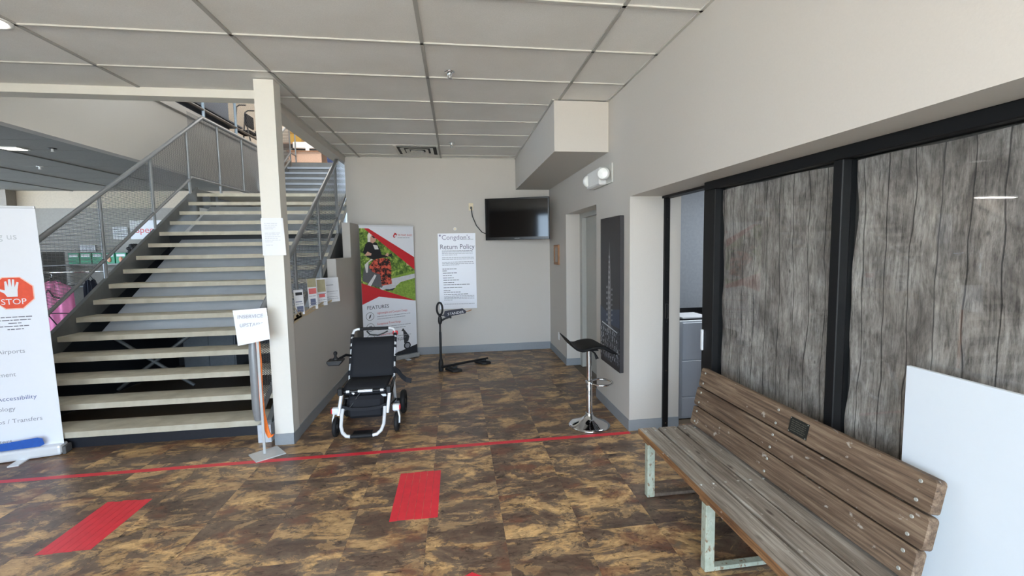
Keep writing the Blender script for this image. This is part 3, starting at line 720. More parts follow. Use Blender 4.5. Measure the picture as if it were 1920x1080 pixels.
# ------------------------------------------------------------------ ceiling fittings
for i, (x, y) in enumerate(((-.012, 3.678), (-.018, 6.084))):
    t = thing('sprinkler', ('near chrome fire sprinkler under the lobby ceiling', 'far chrome fire sprinkler under the lobby ceiling')[i], 'sprinkler', (x, y, ZC))
    MB().lathe([(.0, -.001), (.042, -.001), (.042, -.006), (.02, -.014), (.018, -.001)], (x, y, ZC), 20).build('escutcheon', chrome_m, t)
    MB().lathe([(.016, -.006), (.016, -.03), (.008, -.035), (.008, -.05), (.02, -.053), (.02, -.057), (0, -.058)], (x, y, ZC), 14).build('head', chrome_m, t)
    MB().tube([(x-.016, y, ZC-.03), (x-.016, y, ZC-.05)], .003, 6).tube([(x+.016, y, ZC-.03), (x+.016, y, ZC-.05)], .003, 6).build('yoke', chrome_m, t)
vt = thing('ceiling_vent', 'square stepped air diffuser in the ceiling by the back wall', 'vent', (-.5, 6.55, ZC))
vm = mat('vent_white', (200, 198, 192), .5)
def ring(cx, cy, a, b, ai, bi, z0, z1, name, m):
    vs = []
    for (p, q, z) in ((a, b, z0), (ai, bi, z1)): vs += [(cx-p, cy-q, z), (cx+p, cy-q, z), (cx+p, cy+q, z), (cx-p, cy+q, z)]
    vs2 = [(x, y, z+.004) for x, y, z in vs]
    MB().add(vs+vs2, [(0, 1, 5, 4), (1, 2, 6, 5), (2, 3, 7, 6), (3, 0, 4, 7), (8, 12, 13, 9), (9, 13, 14, 10), (10, 14, 15, 11), (11, 15, 12, 8), (0, 8, 9, 1), (1, 9, 10, 2), (2, 10, 11, 3), (3, 11, 8, 0)]).build(name, m, vt)
cx, cy = -.505, 6.565
B('throat', rub_m, vt, cx-.27, cx+.27, cy-.27, cy+.27, ZC-.001, ZC+.002)
ring(cx, cy, .295, .295, .27, .27, ZC-.016, ZC-.004, 'frame', vm)
for k, s_ in enumerate((.225, .155, .09)): ring(cx, cy, s_, s_, s_-.045, s_-.045, ZC-.02-.004*k, ZC-.005, 'louver', vm)
B('centre_plate', vm, vt, cx-.045, cx+.045, cy-.045, cy+.045, ZC-.03, ZC-.024)
B('side_bar', vm, vt, cx-.305, cx-.296, cy-.3, cy+.3, ZC-.012, ZC-.002)
dl = thing('downlight', 'lit round recessed light at the left end of the ceiling', 'light', (-2.74, 3.17, ZC))
MB().lathe([(.11, -.001), (.11, -.008), (.085, -.01), (.085, -.001)], (-2.74, 3.17, ZC), 24).build('trim_ring', white_m, dl)
MB().lathe([(.085, -.004), (.05, -.007), (0, -.008)], (-2.74, 3.17, ZC), 24).build('diffuser', emis('downlight_lamp', (255, 246, 228), 14), dl)

# ------------------------------------------------------------------ wall fittings
el = thing('emergency_light', 'white twin emergency light high on the right wall', 'light', (1.5, 4.4, 2.4))
MB().rbox(1.505, XR, 4.14, 4.72, 2.30, 2.49, b=.004).build('back_plate', mat('plate_grey', (196, 196, 190), .5), el)
MB().rbox(1.425, 1.505, 4.28, 4.70, 2.30, 2.47, b=.012).build('body', white_m, el)
for yy, sg in ((4.225, -1), (4.635, 1)):
    mt = Matrix.Translation((1.447-1.5, yy-4.4+sg*.03, -.012)) @ Matrix.Rotation(sg*math.radians(-55), 4, 'Z') @ Matrix.Rotation(-PI/2, 4, 'Y')
    h = MB().lathe([(.0, 0), (.06, 0), (.062, .03), (.055, .045)], (0, 0, 0), 24).build('lamp_head', white_m, el, raw=True); h.matrix_basis = mt
    q = MB().lathe([(.052, .042), (.03, .05), (0, .052)], (0, 0, 0), 24).build('lens', mat('lens_clear', (250, 250, 246), .1), el, raw=True); q.matrix_basis = mt
    r_ = MB().lathe([(.056, .046), (.05, .047)], (0, 0, 0), 24).build('lens_ring', mat('plate_grey', (196, 196, 190), .5), el, raw=True); r_.matrix_basis = mt
pa = thing('canvas_picture', 'tall dark canvas of a lit tower at night on the right wall', 'picture', (1.5, 4.1, .5))
cz0, cz1, cy0, cy1 = .50, 1.965, 3.86, 4.40
MB().rbox(1.48, XR, cy0, cy1, cz0, cz1, b=.004).build('canvas', mat('canvas_night', (44, 41, 43), .45, var=.12, scale=5), pa)
f = frame((1.479, cy1, cz0), (0, -1, 0), (0, 0, 1)); W = cy1-cy0
tw = mat('canvas_tower', (120, 118, 120), .5); tl = mat('canvas_glow', (206, 210, 214), .5, var=.2, scale=60); sky = mat('canvas_sky', (58, 66, 84), .5)
MB().flat([(.0, .58), (W*.35, .53), (W*.45, .56), (W, .60), (W, .42), (0, .42)], f).build('painted_hill', sky, pa, fix=False)
MB().flat([(W*.42, .36), (W*.42, .72), (W*.44, .95), (W*.47, 1.1), (W*.5, 1.24), (W*.53, 1.1), (W*.56, .95), (W*.58, .72), (W*.58, .36)], lambda x, y: f(x, y, .0006)).build('painted_tower', tw, pa, fix=False)
MB().flat([(.0, .36), (W*.3, .43), (W*.42, .40), (W*.6, .42), (W*.75, .38), (W, .42), (W, .05), (0, .05)], lambda x, y: f(x, y, .0004)).build('painted_building', city_m, pa, fix=False)
mb = MB(); r = random.Random(3)
for k in range(5):
    for i in range(9):
        a, b = W*(.06+.1*i), .08+.062*k; hh = r.uniform(.02, .042)
        if r.random() < .3: continue
        ww = r.uniform(.006, .013)
        mb.flat([(a, b), (a+ww, b), (a+ww, b+hh), (a+ww/2, b+hh+.003), (a, b+hh)], lambda x, y: f(x, y, .001))
for k in range(14): mb.flat([(W*.47+.004*(k % 3), .42+k*.05), (W*.50, .42+k*.05), (W*.50, .44+k*.05), (W*.47, .445+k*.05)], lambda x, y: f(x, y, .001))
for k in range(7): mb.flat([(W*.36, .44+k*.055), (W*.39, .44+k*.055), (W*.39, .465+k*.055), (W*.36, .46+k*.055)], lambda x, y: f(x, y, .001)); mb.flat([(W*.62, .46+k*.05), (W*.64, .46+k*.05), (W*.64, .48+k*.05), (W*.62, .475+k*.05)], lambda x, y: f(x, y, .001))
mb.flat([(W*.1, .405), (W*.9, .365), (W*.9, .375), (W*.1, .418)], lambda x, y: f(x, y, .0011))
o = mb.build('painted_windows', tl, pa, fix=False); o['kind'] = 'stuff'
ws_ = thing('wall_plaque', 'small wooden framed plaque on the right wall near the corner', 'plaque', (1.5, 6.55, 1.57))
wdm = mat('plaque_wood', (158, 112, 74), .5, var=.15, scale=14)
for a in ((6.40, 6.70, 1.42, 1.46), (6.40, 6.70, 1.68, 1.72), (6.40, 6.44, 1.46, 1.68), (6.66, 6.70, 1.46, 1.68)): MB().rbox(1.498, XR, *a, b=.004).build('frame_rail', wdm, ws_)
B('plaque_face', mat('plaque_pale', (168, 160, 150), .4), ws_, 1.51, XR, 6.44, 6.66, 1.46, 1.68)
def outlet(name, label, loc, axis):
    t = thing(name, label, 'outlet', loc); x, y, z = loc
    if axis == 'x':
        MB().rbox(x-.006, x, y-.036, y+.036, z-.058, z+.058, b=.002).build('cover_plate', white_m, t)
        for dz in (-.02, .02): MB().rbox(x-.009, x-.006, y-.016, y+.016, z+dz-.013, z+dz+.013, b=.002).build('socket', white_m, t)
    else:
        MB().rbox(x-.036, x+.036, y-.006, y, z-.058, z+.058, b=.002).build('cover_plate', mat('ivory_plate', (226, 212, 180), .4), t)
        for dz in (-.02, .02): MB().rbox(x-.016, x+.016, y-.009, y-.006, z+dz-.013, z+dz+.013, b=.002).build('socket', mat('ivory_plate', (226, 212, 180), .4), t)
    return t
outlet('power_outlet', 'white outlet low on the right wall near the corner', (XR, 6.49, .33), 'x')
outlet('power_outlet', 'ivory outlet on the back wall left of the television', (.253, YB, 2.345), 'y')
hk = thing('wall_hook', 'small pale round knob on the back wall above the policy sign', 'hook', (-.008, YB, 2.0))
MB().tube([(-.008, YB-.018, 2.0), (-.008, YB, 2.0)], .018, 14).build('knob', mat('brass_knob', (236, 224, 190), .25), hk); MB().tube([(-.008, YB-.004, 2.0), (-.008, YB, 2.0)], .026, 14).build('rose', white_m, hk)
# television on its swivel bracket
tvA, tvB = V((.462, 6.93, 0)), V((1.415, 6.60, 0)); xd = (tvB-tvA).normalized(); wd = (tvB-tvA).length
tv = thing('television', 'black wall-mounted television tilted out from the back wall corner', 'television', (.94, 6.8, 2.13))
f = frame(V((.462, 6.93, 1.808)), xd, V((0, 0, 1))); HT = .645
def fbox(fr, x0, x1, y0, y1, d0, d1): return [fr(x, y, d) for x in (x0, x1) for y in (y0, y1) for d in (d0, d1)]
BF = [(0, 1, 3, 2), (4, 6, 7, 5), (0, 4, 5, 1), (2, 3, 7, 6), (0, 2, 6, 4), (1, 5, 7, 3)]
MB().add(fbox(f, 0, wd, 0, HT, -.05, 0), BF).build('casing', mat('gloss_black', (10, 10, 12), .25), tv, .006)
MB().add(fbox(f, .022, wd-.022, .045, HT-.022, 0, .001), BF).build('screen', mat('dark_screen', (5, 6, 9), .06, var=.01), tv)
text('brand_mark', 'SAMSUNG', .018, f, wd/2, .015, mat('silver_ink', (150, 150, 152), .4), tv, 'CENTER', d=.0012)
MB().tube([f(wd*.5, .3, -.05), V((1.1, 6.98, 2.12)), V((1.1, YB-.02, 2.12))], .025, 8).build('mount_arm', blkpl_m, tv); MB().rbox(1.0, 1.2, YB-.02, YB-.001, 2.0, 2.25, b=.004).build('wall_bracket', blkpl_m, tv)
MB().tube([(.253, YB-.012, 2.325), (.256, YB-.035, 2.30), (.27, YB-.03, 2.2), (.33, YB-.02, 2.05), (.42, YB-.02, 1.94), (.52, 7.02, 1.90), (.62, 6.93, 1.95)], .007, 6).build('power_cord', blkpl_m, tv)
MB().rbox(.238, .268, YB-.045, YB-.01, 2.31, 2.345, b=.004).build('plug', blkpl_m, tv)

# return policy poster
po = thing('policy_poster', 'white return policy poster stuck to the back wall', 'poster', (.0, YB, .73))
f = frame((-.278, YB-.001, .726), (1, 0, 0), (0, 0, 1))
MB().rbox(-.283, .312, YB-.007, YB-.001, .722, 1.930, b=.002).build('sheet', mat('poster_white', (236, 238, 246), .3, var=.005), po)
pd = .007
text('logo_lettering', "Congdon's", .105, f, .055, 1.105, mat('lilac_ink', (148, 142, 168), .6), po, d=pd)
MB().flat([(.030+.016*math.cos(k*PI/6), 1.17+.016*math.sin(k*PI/6)) for k in range(12)], lambda x, y: f(x, y, pd)).build('logo_dot', mat('lilac_ink', (148, 142, 168), .6), po, fix=False)
text('heading', 'Return Policy', .108, f, .298, .955, mat('slate_ink', (104, 103, 122), .6), po, 'CENTER', d=pd, xs=.93)
MB().flat([(.34, 1.09), (.344, 1.09), (.344, 1.16), (.34, 1.16)], lambda x, y: f(x, y, pd)).build('logo_rule', dink_m, po, fix=False)
fine_print('fine_print', f, [(.37, .45, 1.135), (.37, .555, 1.102)], .016, dink_m, po, d=pd, seed=2)
ls = []
for y in (.925, .905, .882, .858): ls.append((.055, .54 if y > .87 else .30, y))
for y in (.815, .790): ls.append((.055, .56, y))
for y in (.745, .720, .698): ls.append((.055, .56 if y > .7 else .33, y))
for y in (.20, .178, .158, .138, .072): ls.append((.07, .55 if y != .138 else .2, y))
fine_print('fine_print', f, ls, .013, gink_m, po, d=pd, seed=3)
fine_print('fine_print', f, [(.055, .30, .635), (.055, .14, .605), (.06, .29, .570), (.06, .22, .530), (.06, .23, .492), (.065, .31, .457), (.065, .25, .418), (.065, .48, .383), (.065, .38, .335), (.065, .17, .29), (.065, .33, .262), (.07, .47, .228)], .016, mat('mid_ink', (108, 108, 118), .6), po, d=pd, seed=4)

# ------------------------------------------------------------------ tall banner by the back wall
bn = thing('roll_up_banner', 'tall roll-up banner with a wheelchair photo by the back wall', 'banner', (-1.0, 6.8, 0))
BA, BB = V((-1.365, 6.58, 0)), V((-.65, 7.02, 0)); xd = (BB-BA).normalized(); W = (BB-BA).length; BH_ = 2.03
f = frame(BA+V((0, 0, .06)), xd, V((0, 0, 1)))
H = BH_-.06
bw = mat('banner_white', (232, 234, 240), .45, var=.005)
MB().add(fbox(f, 0, W, 0, H, -.003, 0), BF).build('sheet', bw, bn)
MB().add(fbox(f, -.005, W+.005, H, H+.02, -.012, .012), BF).build('top_rail', alu_m, bn, .004)
MB().add(fbox(f, -.012, W+.012, -.058, .008, -.055, .06), BF).build('base_cassette', mat('silver_case', (176, 178, 180), .35, .4), bn, .012)
for q in (.2, .75): MB().add(fbox(f, W*q-.03, W*q+.03, -.0595, -.052, -.09, .15), BF).build('foot', alu_m, bn)
# photo on the upper half
ph = lambda x, y, d=.0006: f(x*W, y*H, d)
def art(nm, pts, m, d): return MB().flat([(a, b, d) for a, b in pts], ph).build(nm, m, bn, fix=False)
art('printed_foliage', [(0, .985), (.1, .985), (1, .665), (1, .44), (0, .57)], foliage_m, .0006)
art('printed_lawn', [(.3, .50), (.6, .575), (1, .60), (1, .42), (.6, .44)], lawn_m, .0009)
art('printed_path', [(.3, .56), (.55, .605), (1, .635), (1, .60), (.72, .575), (.62, .545), (.35, .52)], mat('printed_path', (200, 200, 204), .5), .0011)
art('printed_lawn_edge', [(.45, .61), (1, .66), (1, .635), (.55, .605)], lawn_m, .0011)
art('printed_house', [(.84, .70), (.84, .755), (.93, .815), (1.0, .80), (1.0, .70)], mat('printed_house', (202, 190, 140), .5), .0010)
art('printed_roof', [(.76, .74), (.87, .825), (.94, .83), (.85, .755)], mat('printed_roof', (66, 62, 64), .5), .0012)
art('printed_window', [(.87, .73), (.93, .73), (.93, .745), (.87, .745)], ink_m, .0013); art('printed_window', [(.95, .73), (1, .73), (1, .745), (.95, .745)], ink_m, .0013)
art('printed_chair', [(.02, .60), (.10, .585), (.2, .56), (.36, .54), (.40, .57), (.34, .64), (.26, .70), (.10, .72), (.05, .68)], mat('printed_chair', (92, 92, 96), .5), .0012)
art('printed_chair_frame', [(.07, .72), (.2, .765), (.22, .755), (.14, .735), (.12, .66), (.09, .66)], mat('printed_pale', (216, 214, 212), .5), .0013)
art('printed_chair_frame', [(.1, .565), (.24, .645), (.27, .635), (.16, .555)], mat('printed_pale', (216, 214, 212), .5), .0014)
art('printed_skirt', [(.14, .70), (.24, .755), (.40, .765), (.52, .755), (.55, .70), (.54, .62), (.55, .565), (.36, .555), (.34, .64), (.2, .665)], poppy_m, .0016)
art('printed_sweater', [(.05, .81), (.1, .87), (.16, .89), (.30, .88), (.35, .83), (.38, .79), (.50, .785), (.50, .77), (.36, .765), (.22, .755), (.12, .775)], mat('printed_black', (24, 24, 28), .5), .0018)
art('printed_shirt_print', [(.23, .865), (.31, .86), (.33, .83), (.26, .83)], mat('printed_pale', (216, 214, 212), .5), .0019)
art('printed_hands', [(.07, .785), (.13, .815), (.2, .80), (.19, .785)], mat('printed_skin', (206, 160, 140), .5), .0020)
art('printed_hands', [(.44, .785), (.49, .805), (.52, .79), (.5, .775)], mat('printed_skin', (206, 160, 140), .5), .0020)
art('printed_control', [(.49, .785), (.57, .80), (.58, .785), (.54, .77)], ink_m, .0021)
art('printed_face', [(.18, .885), (.17, .92), (.2, .945), (.27, .94), (.295, .915), (.28, .89), (.23, .875)], mat('printed_skin', (206, 160, 140), .5), .0020)
art('printed_hair', [(.14, .885), (.14, .935), (.18, .965), (.25, .972), (.3, .955), (.3, .94), (.22, .94), (.19, .92), (.185, .885)], mat('printed_hair', (226, 222, 214), .5), .0022)
art('printed_glasses', [(.21, .932), (.30, .925), (.30, .912), (.24, .915)], ink_m, .0024)
art('printed_feet', [(.36, .545), (.50, .56), (.62, .555), (.62, .535), (.5, .525), (.38, .53)], mat('printed_pale2', (188, 190, 196), .5), .0017)
art('printed_wheels', [(.42, .53), (.56, .545), (.6, .53), (.56, .515), (.44, .515)], ink_m, .0015)
art('red_band', [(.08, .985), (.16, .985), (1.0, .765), (1.0, .665)], redp_m, .0026)
art('white_field', [(.16, .986), (1.0, .986), (1.0, .765)], bw, .0024)
art('red_band', [(.0, .585), (1.0, .42), (.3, .475), (0, .425)], redp_m, .0027)
art('white_field', [(0, .43), (.28, .485), (1.0, .418), (1.0, .25), (0, .25)], bw, .0025)
art('dark_corner', [(.35, 0), (1, .07), (1, 0)], ink_m, .0022)
art('logo_swoosh', [(.60, .93), (.64, .955), (.68, .945), (.66, .925), (.62, .915)], redp_m, .003); art('logo_swoosh', [(.62, .93), (.65, .94), (.665, .93), (.64, .922)], bw, .0032)
ff = frame(BA+V((0, 0, .06)), xd, V((0, 0, 1)))
TB = lambda nm, s, size, x, y, m, al='LEFT', xs=1.0: text(nm, s, size, ff, x*W, y*H, m, bn, al, d=.0036, xs=xs)
TB('logo_lettering', 'THE TRAVEL BUGGY', .042, .69, .93, redp_m, xs=.62)
fine_print('fine_print', ff, [(.69*W, .92*W, .915*H)], .012, gink_m, bn, d=.0036)
TB('heading', 'FEATURES', .075, .075, .385, mat('navy_ink', (38, 46, 62), .6))
for i, (s, y) in enumerate((('Lightweight and Compact Design', .345), ('Exceptional Travel Range', .262), ('Airplane Friendly', .178))):
    TB('feature_line', s, .043, .25, y, redp_m, xs=.84)
    fine_print('fine_print', ff, [(.25*W, .88*W, (y-.022)*H), (.25*W, .78*W, (y-.04)*H)], .013, gink_m, bn, d=.0036, seed=20+i)
    cx_, cy_ = .125*W, (y-.012)*H
    MB().tube([ff(cx_+.058*math.cos(a*PI/12), cy_+.058*math.sin(a*PI/12), .003) for a in range(24)], .0026, 6, closed=True).build('icon_ring', ink_m, bn)
    if i == 0: pts = [(-.02, -.035), (.005, -.02), (.02, .035), (-.006, .012)]
    elif i == 1: pts = [(-.03, -.01), (-.015, .026), (.022, .026), (.03, -.006), (.012, -.028), (-.016, -.026)]
    else: pts = [(-.036, -.008), (-.006, .012), (0, .036), (.006, .012), (.036, -.008), (.006, -.004), (.006, -.024), (.014, -.032), (-.014, -.032), (-.006, -.024), (-.006, -.004)]
    MB().flat([(cx_+a, cy_+b, .003) for a, b in pts], ff).build('icon', ink_m if i != 1 else gink_m, bn, fix=False)
TB('slogan', '- Easy to Fold -', .062, .56, .118, mat('navy_ink', (38, 46, 62), .6), 'CENTER')
fcx, fcy = .80*W, .065*H
for k, rr in enumerate((.058, .038)): MB().flat([(fcx+rr*math.cos(a*PI/10), fcy+rr*1.0*math.sin(a*PI/10)+.01, .003+k*.0006) for a in range(20)], ff).build('printed_wheel', ink_m if k == 0 else gink_m, bn, fix=False)
MB().flat([(fcx-.05, fcy+.05, .003), (fcx-.06, fcy+.24, .003), (fcx-.09, fcy+.25, .003), (fcx-.06, fcy+.29, .003), (fcx-.03, fcy+.25, .003), (fcx, fcy+.21, .003), (fcx+.04, fcy+.15, .003), (fcx+.02, fcy+.08, .003)], ff).build('printed_folded_chair', mat('printed_dark_grey', (58, 60, 64), .5), bn, fix=False)

# ------------------------------------------------------------------ stop banner at the left edge
b2 = thing('stop_banner', 'tall white banner with a red stop hand at the left edge', 'banner', (-3.6, 4.1, 0))
R0, L0 = V((-3.365, 4.155, 0)), V((-4.215, 3.955, 0)); xd = (R0-L0).normalized(); W = (R0-L0).length; H = 2.0
f = frame(L0+V((0, 0, .07)), xd, V((-.018, -.0, 1)))
MB().add(fbox(f, 0, W, 0, H, -.003, 0), BF).build('sheet', mat('banner_white', (232, 234, 240), .45), b2)
MB().add(fbox(f, 0, W, H, H+.02, -.012, .012), BF).build('top_rail', alu_m, b2, .004)
MB().add(fbox(f, 0, W+.004, -.066, .02, -.06, .065), BF).build('base_cassette', alu_m, b2, .02)
MB().add(fbox(f, W+.004, W+.03, -.066, .0, -.045, .05), BF).build('end_cap', mat('dark_end_cap', (92, 90, 88), .5), b2, .006)
for q in (.25, .72): MB().add(fbox(f, W*q-.035, W*q+.035, -.0695, -.06, -.12, .17), BF).build('foot', alu_m, b2)
MB().add([f(W*.2, .035, .066), f(W-.12, .035, .066), f(W-.09, .05, .066), f(W-.1, .10, .0665), f(W-.13, .112, .0665), f(W*.2, .075, .0665)], [(0, 1, 2, 3, 4, 5)]).build('blue_band', mat('blue_print', (40, 90, 176), .45), b2, fix=False)
T2 = lambda s, size, xr, y, m, nm='lettering': text(nm, s, size, f, xr, y, m, b2, 'RIGHT', d=.0012)
sx, sy_ = W-.20, 1.315; R8 = .135
for rr, m, dd in ((R8+.008, mat('pale_orange', (240, 196, 180), .5), .0008), (R8, mat('stop_red', (226, 82, 52), .5), .0012)):
    MB().flat([(sx+rr*math.cos(PI/8+k*PI/4), sy_+rr*math.sin(PI/8+k*PI/4), dd) for k in range(8)], f).build('stop_sign', m, b2, fix=False)
hand = [(-.035, -.035), (-.05, -.005), (-.085, .02), (-.08, .032), (-.045, .02), (-.042, .09), (-.03, .094), (-.022, .045), (-.018, .108), (-.004, .11), (-.002, .045), (.006, .108), (.019, .106), (.016, .042), (.032, .086), (.044, .08), (.032, .02), (.028, -.035)]
MB().flat([(sx+a, sy_+b+.005, .0016) for a, b in hand], f).build('hand_symbol', paper_m, b2, fix=False)
text('lettering', 'STOP', .066, f, sx, sy_-.092, paper_m, b2, 'CENTER', d=.0018)
fine_print('fine_print', f, [(W-.42, W-.10, 1.115), (W-.42, W-.11, 1.09), (W-.25, W-.17, 1.065), (W-.36, W-.12, 1.04), (W-.26, W-.16, 1.015)], .012, mat('mid_ink', (108, 108, 118), .6), b2)
T2('serving us', .075, W-.13, 1.75, dink_m); T2('Seniors, Airports', .05, W-.17, .82, gink_m); T2('Equipment', .05, W-.245, .63, gink_m)
T2('Safety & Accessibility', .05, W-.135, .43, mat('blue_ink', (92, 106, 150), .6)); T2('Technology', .05, W-.275, .345, gink_m); T2('Ramps / Transfers', .05, W-.115, .24, gink_m); T2('Scooters', .05, W-.32, .075, gink_m)

# ------------------------------------------------------------------ notice taped round the column
nt = thing('column_notice', 'white typed notice taped around the cream column', 'notice', (-1.52, 3.98, 1.8))
mb = MB(); n = 16; vs = []
for j in range(9):
    z = 1.655+(1.968-1.655)*j/8
    for i in range(n+1):
        t = i/n; ln = .175+.02*(1-j/8)
        s_ = t*ln
        lift = .002+.0004*j*0
        if s_ < .155: p = (-1.612+s_, 3.983-lift-.004*math.sin(t*3)*(1-j/8), z)
        else: p = (-1.612+.155+(s_-.155)*.75, 3.983-lift+(s_-.155)*.55*(j/8), z)
        vs.append(p)
mb.add(vs, [(j*(n+1)+i, j*(n+1)+i+1, (j+1)*(n+1)+i+1, (j+1)*(n+1)+i) for j in range(8) for i in range(n)], True).build('sheet', paper_m, nt, fix=False)
f = frame((-1.605, 3.9745, 1.655), (1, 0, 0), (0, 0, 1))
fine_print('fine_print', f, [(.02, .13, .265), (.02, .12, .25), (.02, .11, .235), (.02, .09, .22), (.02, .14, .185), (.02, .13, .17), (.02, .145, .155), (.02, .13, .14), (.02, .15, .125), (.02, .08, .112), (.025, .08, .085)], .008, dink_m, nt, d=0)

# ------------------------------------------------------------------ sign stand with the handwritten sheet
ss = thing('sign_stand', 'grey floor sign stand with a handwritten paper sheet before the stairs', 'sign', (-1.61, 3.82, 0))
bp4 = [(-1.761, 3.827), (-1.582, 3.998), (-1.451, 3.792), (-1.635, 3.667)]
bp4 = [(-1.755, 3.815), (-1.635, 3.667), (-1.455, 3.795), (-1.585, 3.955)]
gy = mat('grey_stand_paint', (184, 186, 186), .45, .1, var=.02)
MB().prism(bp4, 'z', .0, .008).build('base_plate', gy, ss)
MB().rbox(-1.638, -1.618, 3.808, 3.818, .008, 1.0, b=.002).build('pole', gy, ss)
MB().rbox(-1.72, -1.58, 3.808, 3.816, .99, 1.19, b=.003).build('sign_holder', gy, ss)
a, b, c, d = V((-1.788, 3.80, 1.221)), V((-1.544, 3.83, 1.23)), V((-1.514, 3.80, .98)), V((-1.753, 3.77, .938))
mb = MB(); vs = []
for j in range(7):
    for i in range(7):
        s_, t = i/6, j/6; p = (a*(1-s_)+b*s_)*(1-t)+(d*(1-s_)+c*s_)*t; p.y += -.012+.004*math.sin(s_*4+t*3)-.02*(t*t)*s_; vs.append(p)
mb.add(vs, [(j*7+i, j*7+i+1, j*7+i+8, j*7+i+7) for j in range(6) for i in range(6)], True).build('paper_sheet', paper_m, ss, fix=False)
f = frame((-1.752, 3.782, 1.155), (1, .12, .015), (.12, 0, 1)); fm = mat('faint_pencil', (164, 166, 178), .7)
text('handwriting', 'INSERVICE', .042, f, 0, 0, fm, ss, d=.012, xs=.95); text('handwriting', 'UPSTAIRS', .042, f, .02, -.07, fm, ss, d=.013, xs=.95)
og = thing('orange_strap', 'orange strap hanging from the stair rail to the floor by the column', 'strap', (-1.65, 3.87, 0))
om = mat('orange_webbing', (238, 122, 44), .6)
def ribbon(pts, w, t, wd=V((1, 0, 0))):
    mb = MB(); vs = []
    for i, p in enumerate(pts):
        p = V(p); dr = (V(pts[min(i+1, len(pts)-1)])-V(pts[max(i-1, 0)])).normalized(); nn = dr.cross(wd).normalized()
        vs += [p-wd*w/2-nn*t/2, p+wd*w/2-nn*t/2, p+wd*w/2+nn*t/2, p-wd*w/2+nn*t/2]
    fs = []
    for i in range(len(pts)-1):
        for k in range(4): fs.append((i*4+k, i*4+(k+1) % 4, i*4+4+(k+1) % 4, i*4+4+k))
    fs += [(0, 3, 2, 1), tuple(len(vs)-4+k for k in range(4))]
    return mb.add(vs, fs)
ribbon([(-1.652, 3.872, 1.02), (-1.645, 3.872, .76), (-1.652, 3.872, .52), (-1.645, 3.868, .33), (-1.615, 3.86, .17), (-1.594, 3.856, .125), (-1.575, 3.855, .15)], .032, .01, V((.96, .0, .28)).normalized()).build('webbing', om, og)
MB().tube([(-1.652, 3.872, 1.02), (-1.635, 3.873, 1.04), (-1.622, 3.874, 1.02)], .008, 8).build('hook', blkpl_m, og)
# ------------------------------------------------------------------ leaflets along the half wall
tape = mat('masking_tape', (206, 186, 152), .6)
def leaf(name, label, p, w_, ang, h, bands):
    t = thing(name, label, 'leaflet', p); g_ = frame(p, (math.cos(ang), math.sin(ang), 0), (-.05, .04, 1))
    MB().add(fbox(g_, 0, w_, 0, h, -.004, 0), BF).build('sheet', paper_m, t)
    for (a, b, c, d, m) in bands: MB().add([g_(a*w_, b*h, .0012), g_(c*w_, b*h, .0012), g_(c*w_, d*h, .0013), g_(a*w_, d*h, .0013)], [(0, 1, 2, 3)]).build('print_block', m, t, fix=False)
    fine_print('fine_print', g_, [(.1*w_, .9*w_, h*q) for q in (.12, .2, .42)], .009, gink_m, t, d=.0016)
    return t
khaki = mat('khaki_print', (168, 160, 130), .6); pinkr = mat('pink_red_print', (216, 110, 110), .6); bluep = mat('blue_grey_print', (104, 112, 140), .6)
LA = math.radians(45)
for y in (4.30, 4.69, 4.97): pass
leaf('leaflet', 'white leaflet nearest the column on the half wall', (-1.50, 4.332, 1.09), .086, LA, .235, [(.15, .78, .9, .9, ink_m), (.1, .5, .8, .54, bluep), (.2, .1, .9, .34, bluep)])
leaf('leaflet', 'leaflet with a pink band on the half wall', (-1.50, 4.721, 1.09), .092, LA, .315, [(0, .72, 1, 1, khaki), (.1, .5, .95, .68, pinkr), (.2, .14, .8, .34, bluep)])
leaf('leaflet', 'khaki leaflet beside the plain letter sheet', (-1.50, 5.001, 1.09), .112, LA, .30, [(.08, .5, .92, .95, khaki), (.2, .3, .8, .44, pinkr)])
leaf('letter_sheet', 'plain white letter sheet stuck at the step of the half wall', (-1.505, 5.319, 1.09), .175, LA, .285, [(.1, .68, .6, .71, gink_m), (.3, .33, .8, .345, dink_m)])
tp = MB()
for p, q in (((-1.455, 4.15, 1.06), (-1.455, 5.6, 1.10)), ((-1.455, 4.2, 1.085), (-1.455, 5.2, 1.115))):
    ys_ = [p[1]+(q[1]-p[1])*k/8 for k in range(9)]
    tp.add([(p[0]-.0, y, p[2]+(q[2]-p[2])*k/8+.006*math.sin(k*2.1)+s_) for k, y in enumerate(ys_) for s_ in (0, .022)], [(2*k, 2*k+1, 2*k+3, 2*k+2) for k in range(8)])
tp.add([(-1.453, 4.15, 1.2), (-1.453, 4.165, 1.2), (-1.453, 4.3, 1.09), (-1.453, 4.28, 1.09)], [(0, 1, 2, 3)]); tp.add([(-1.454, 4.14, 1.04), (-1.454, 4.36, 1.06), (-1.454, 4.32, 1.13), (-1.454, 4.15, 1.11)], [(0, 1, 2, 3)])
o = tp.build('masking_tape', tape); tag(o, 'crumpled tan tape along the top of the half wall', 'tape')
o.modifiers.new('solid', 'SOLIDIFY').thickness = .001

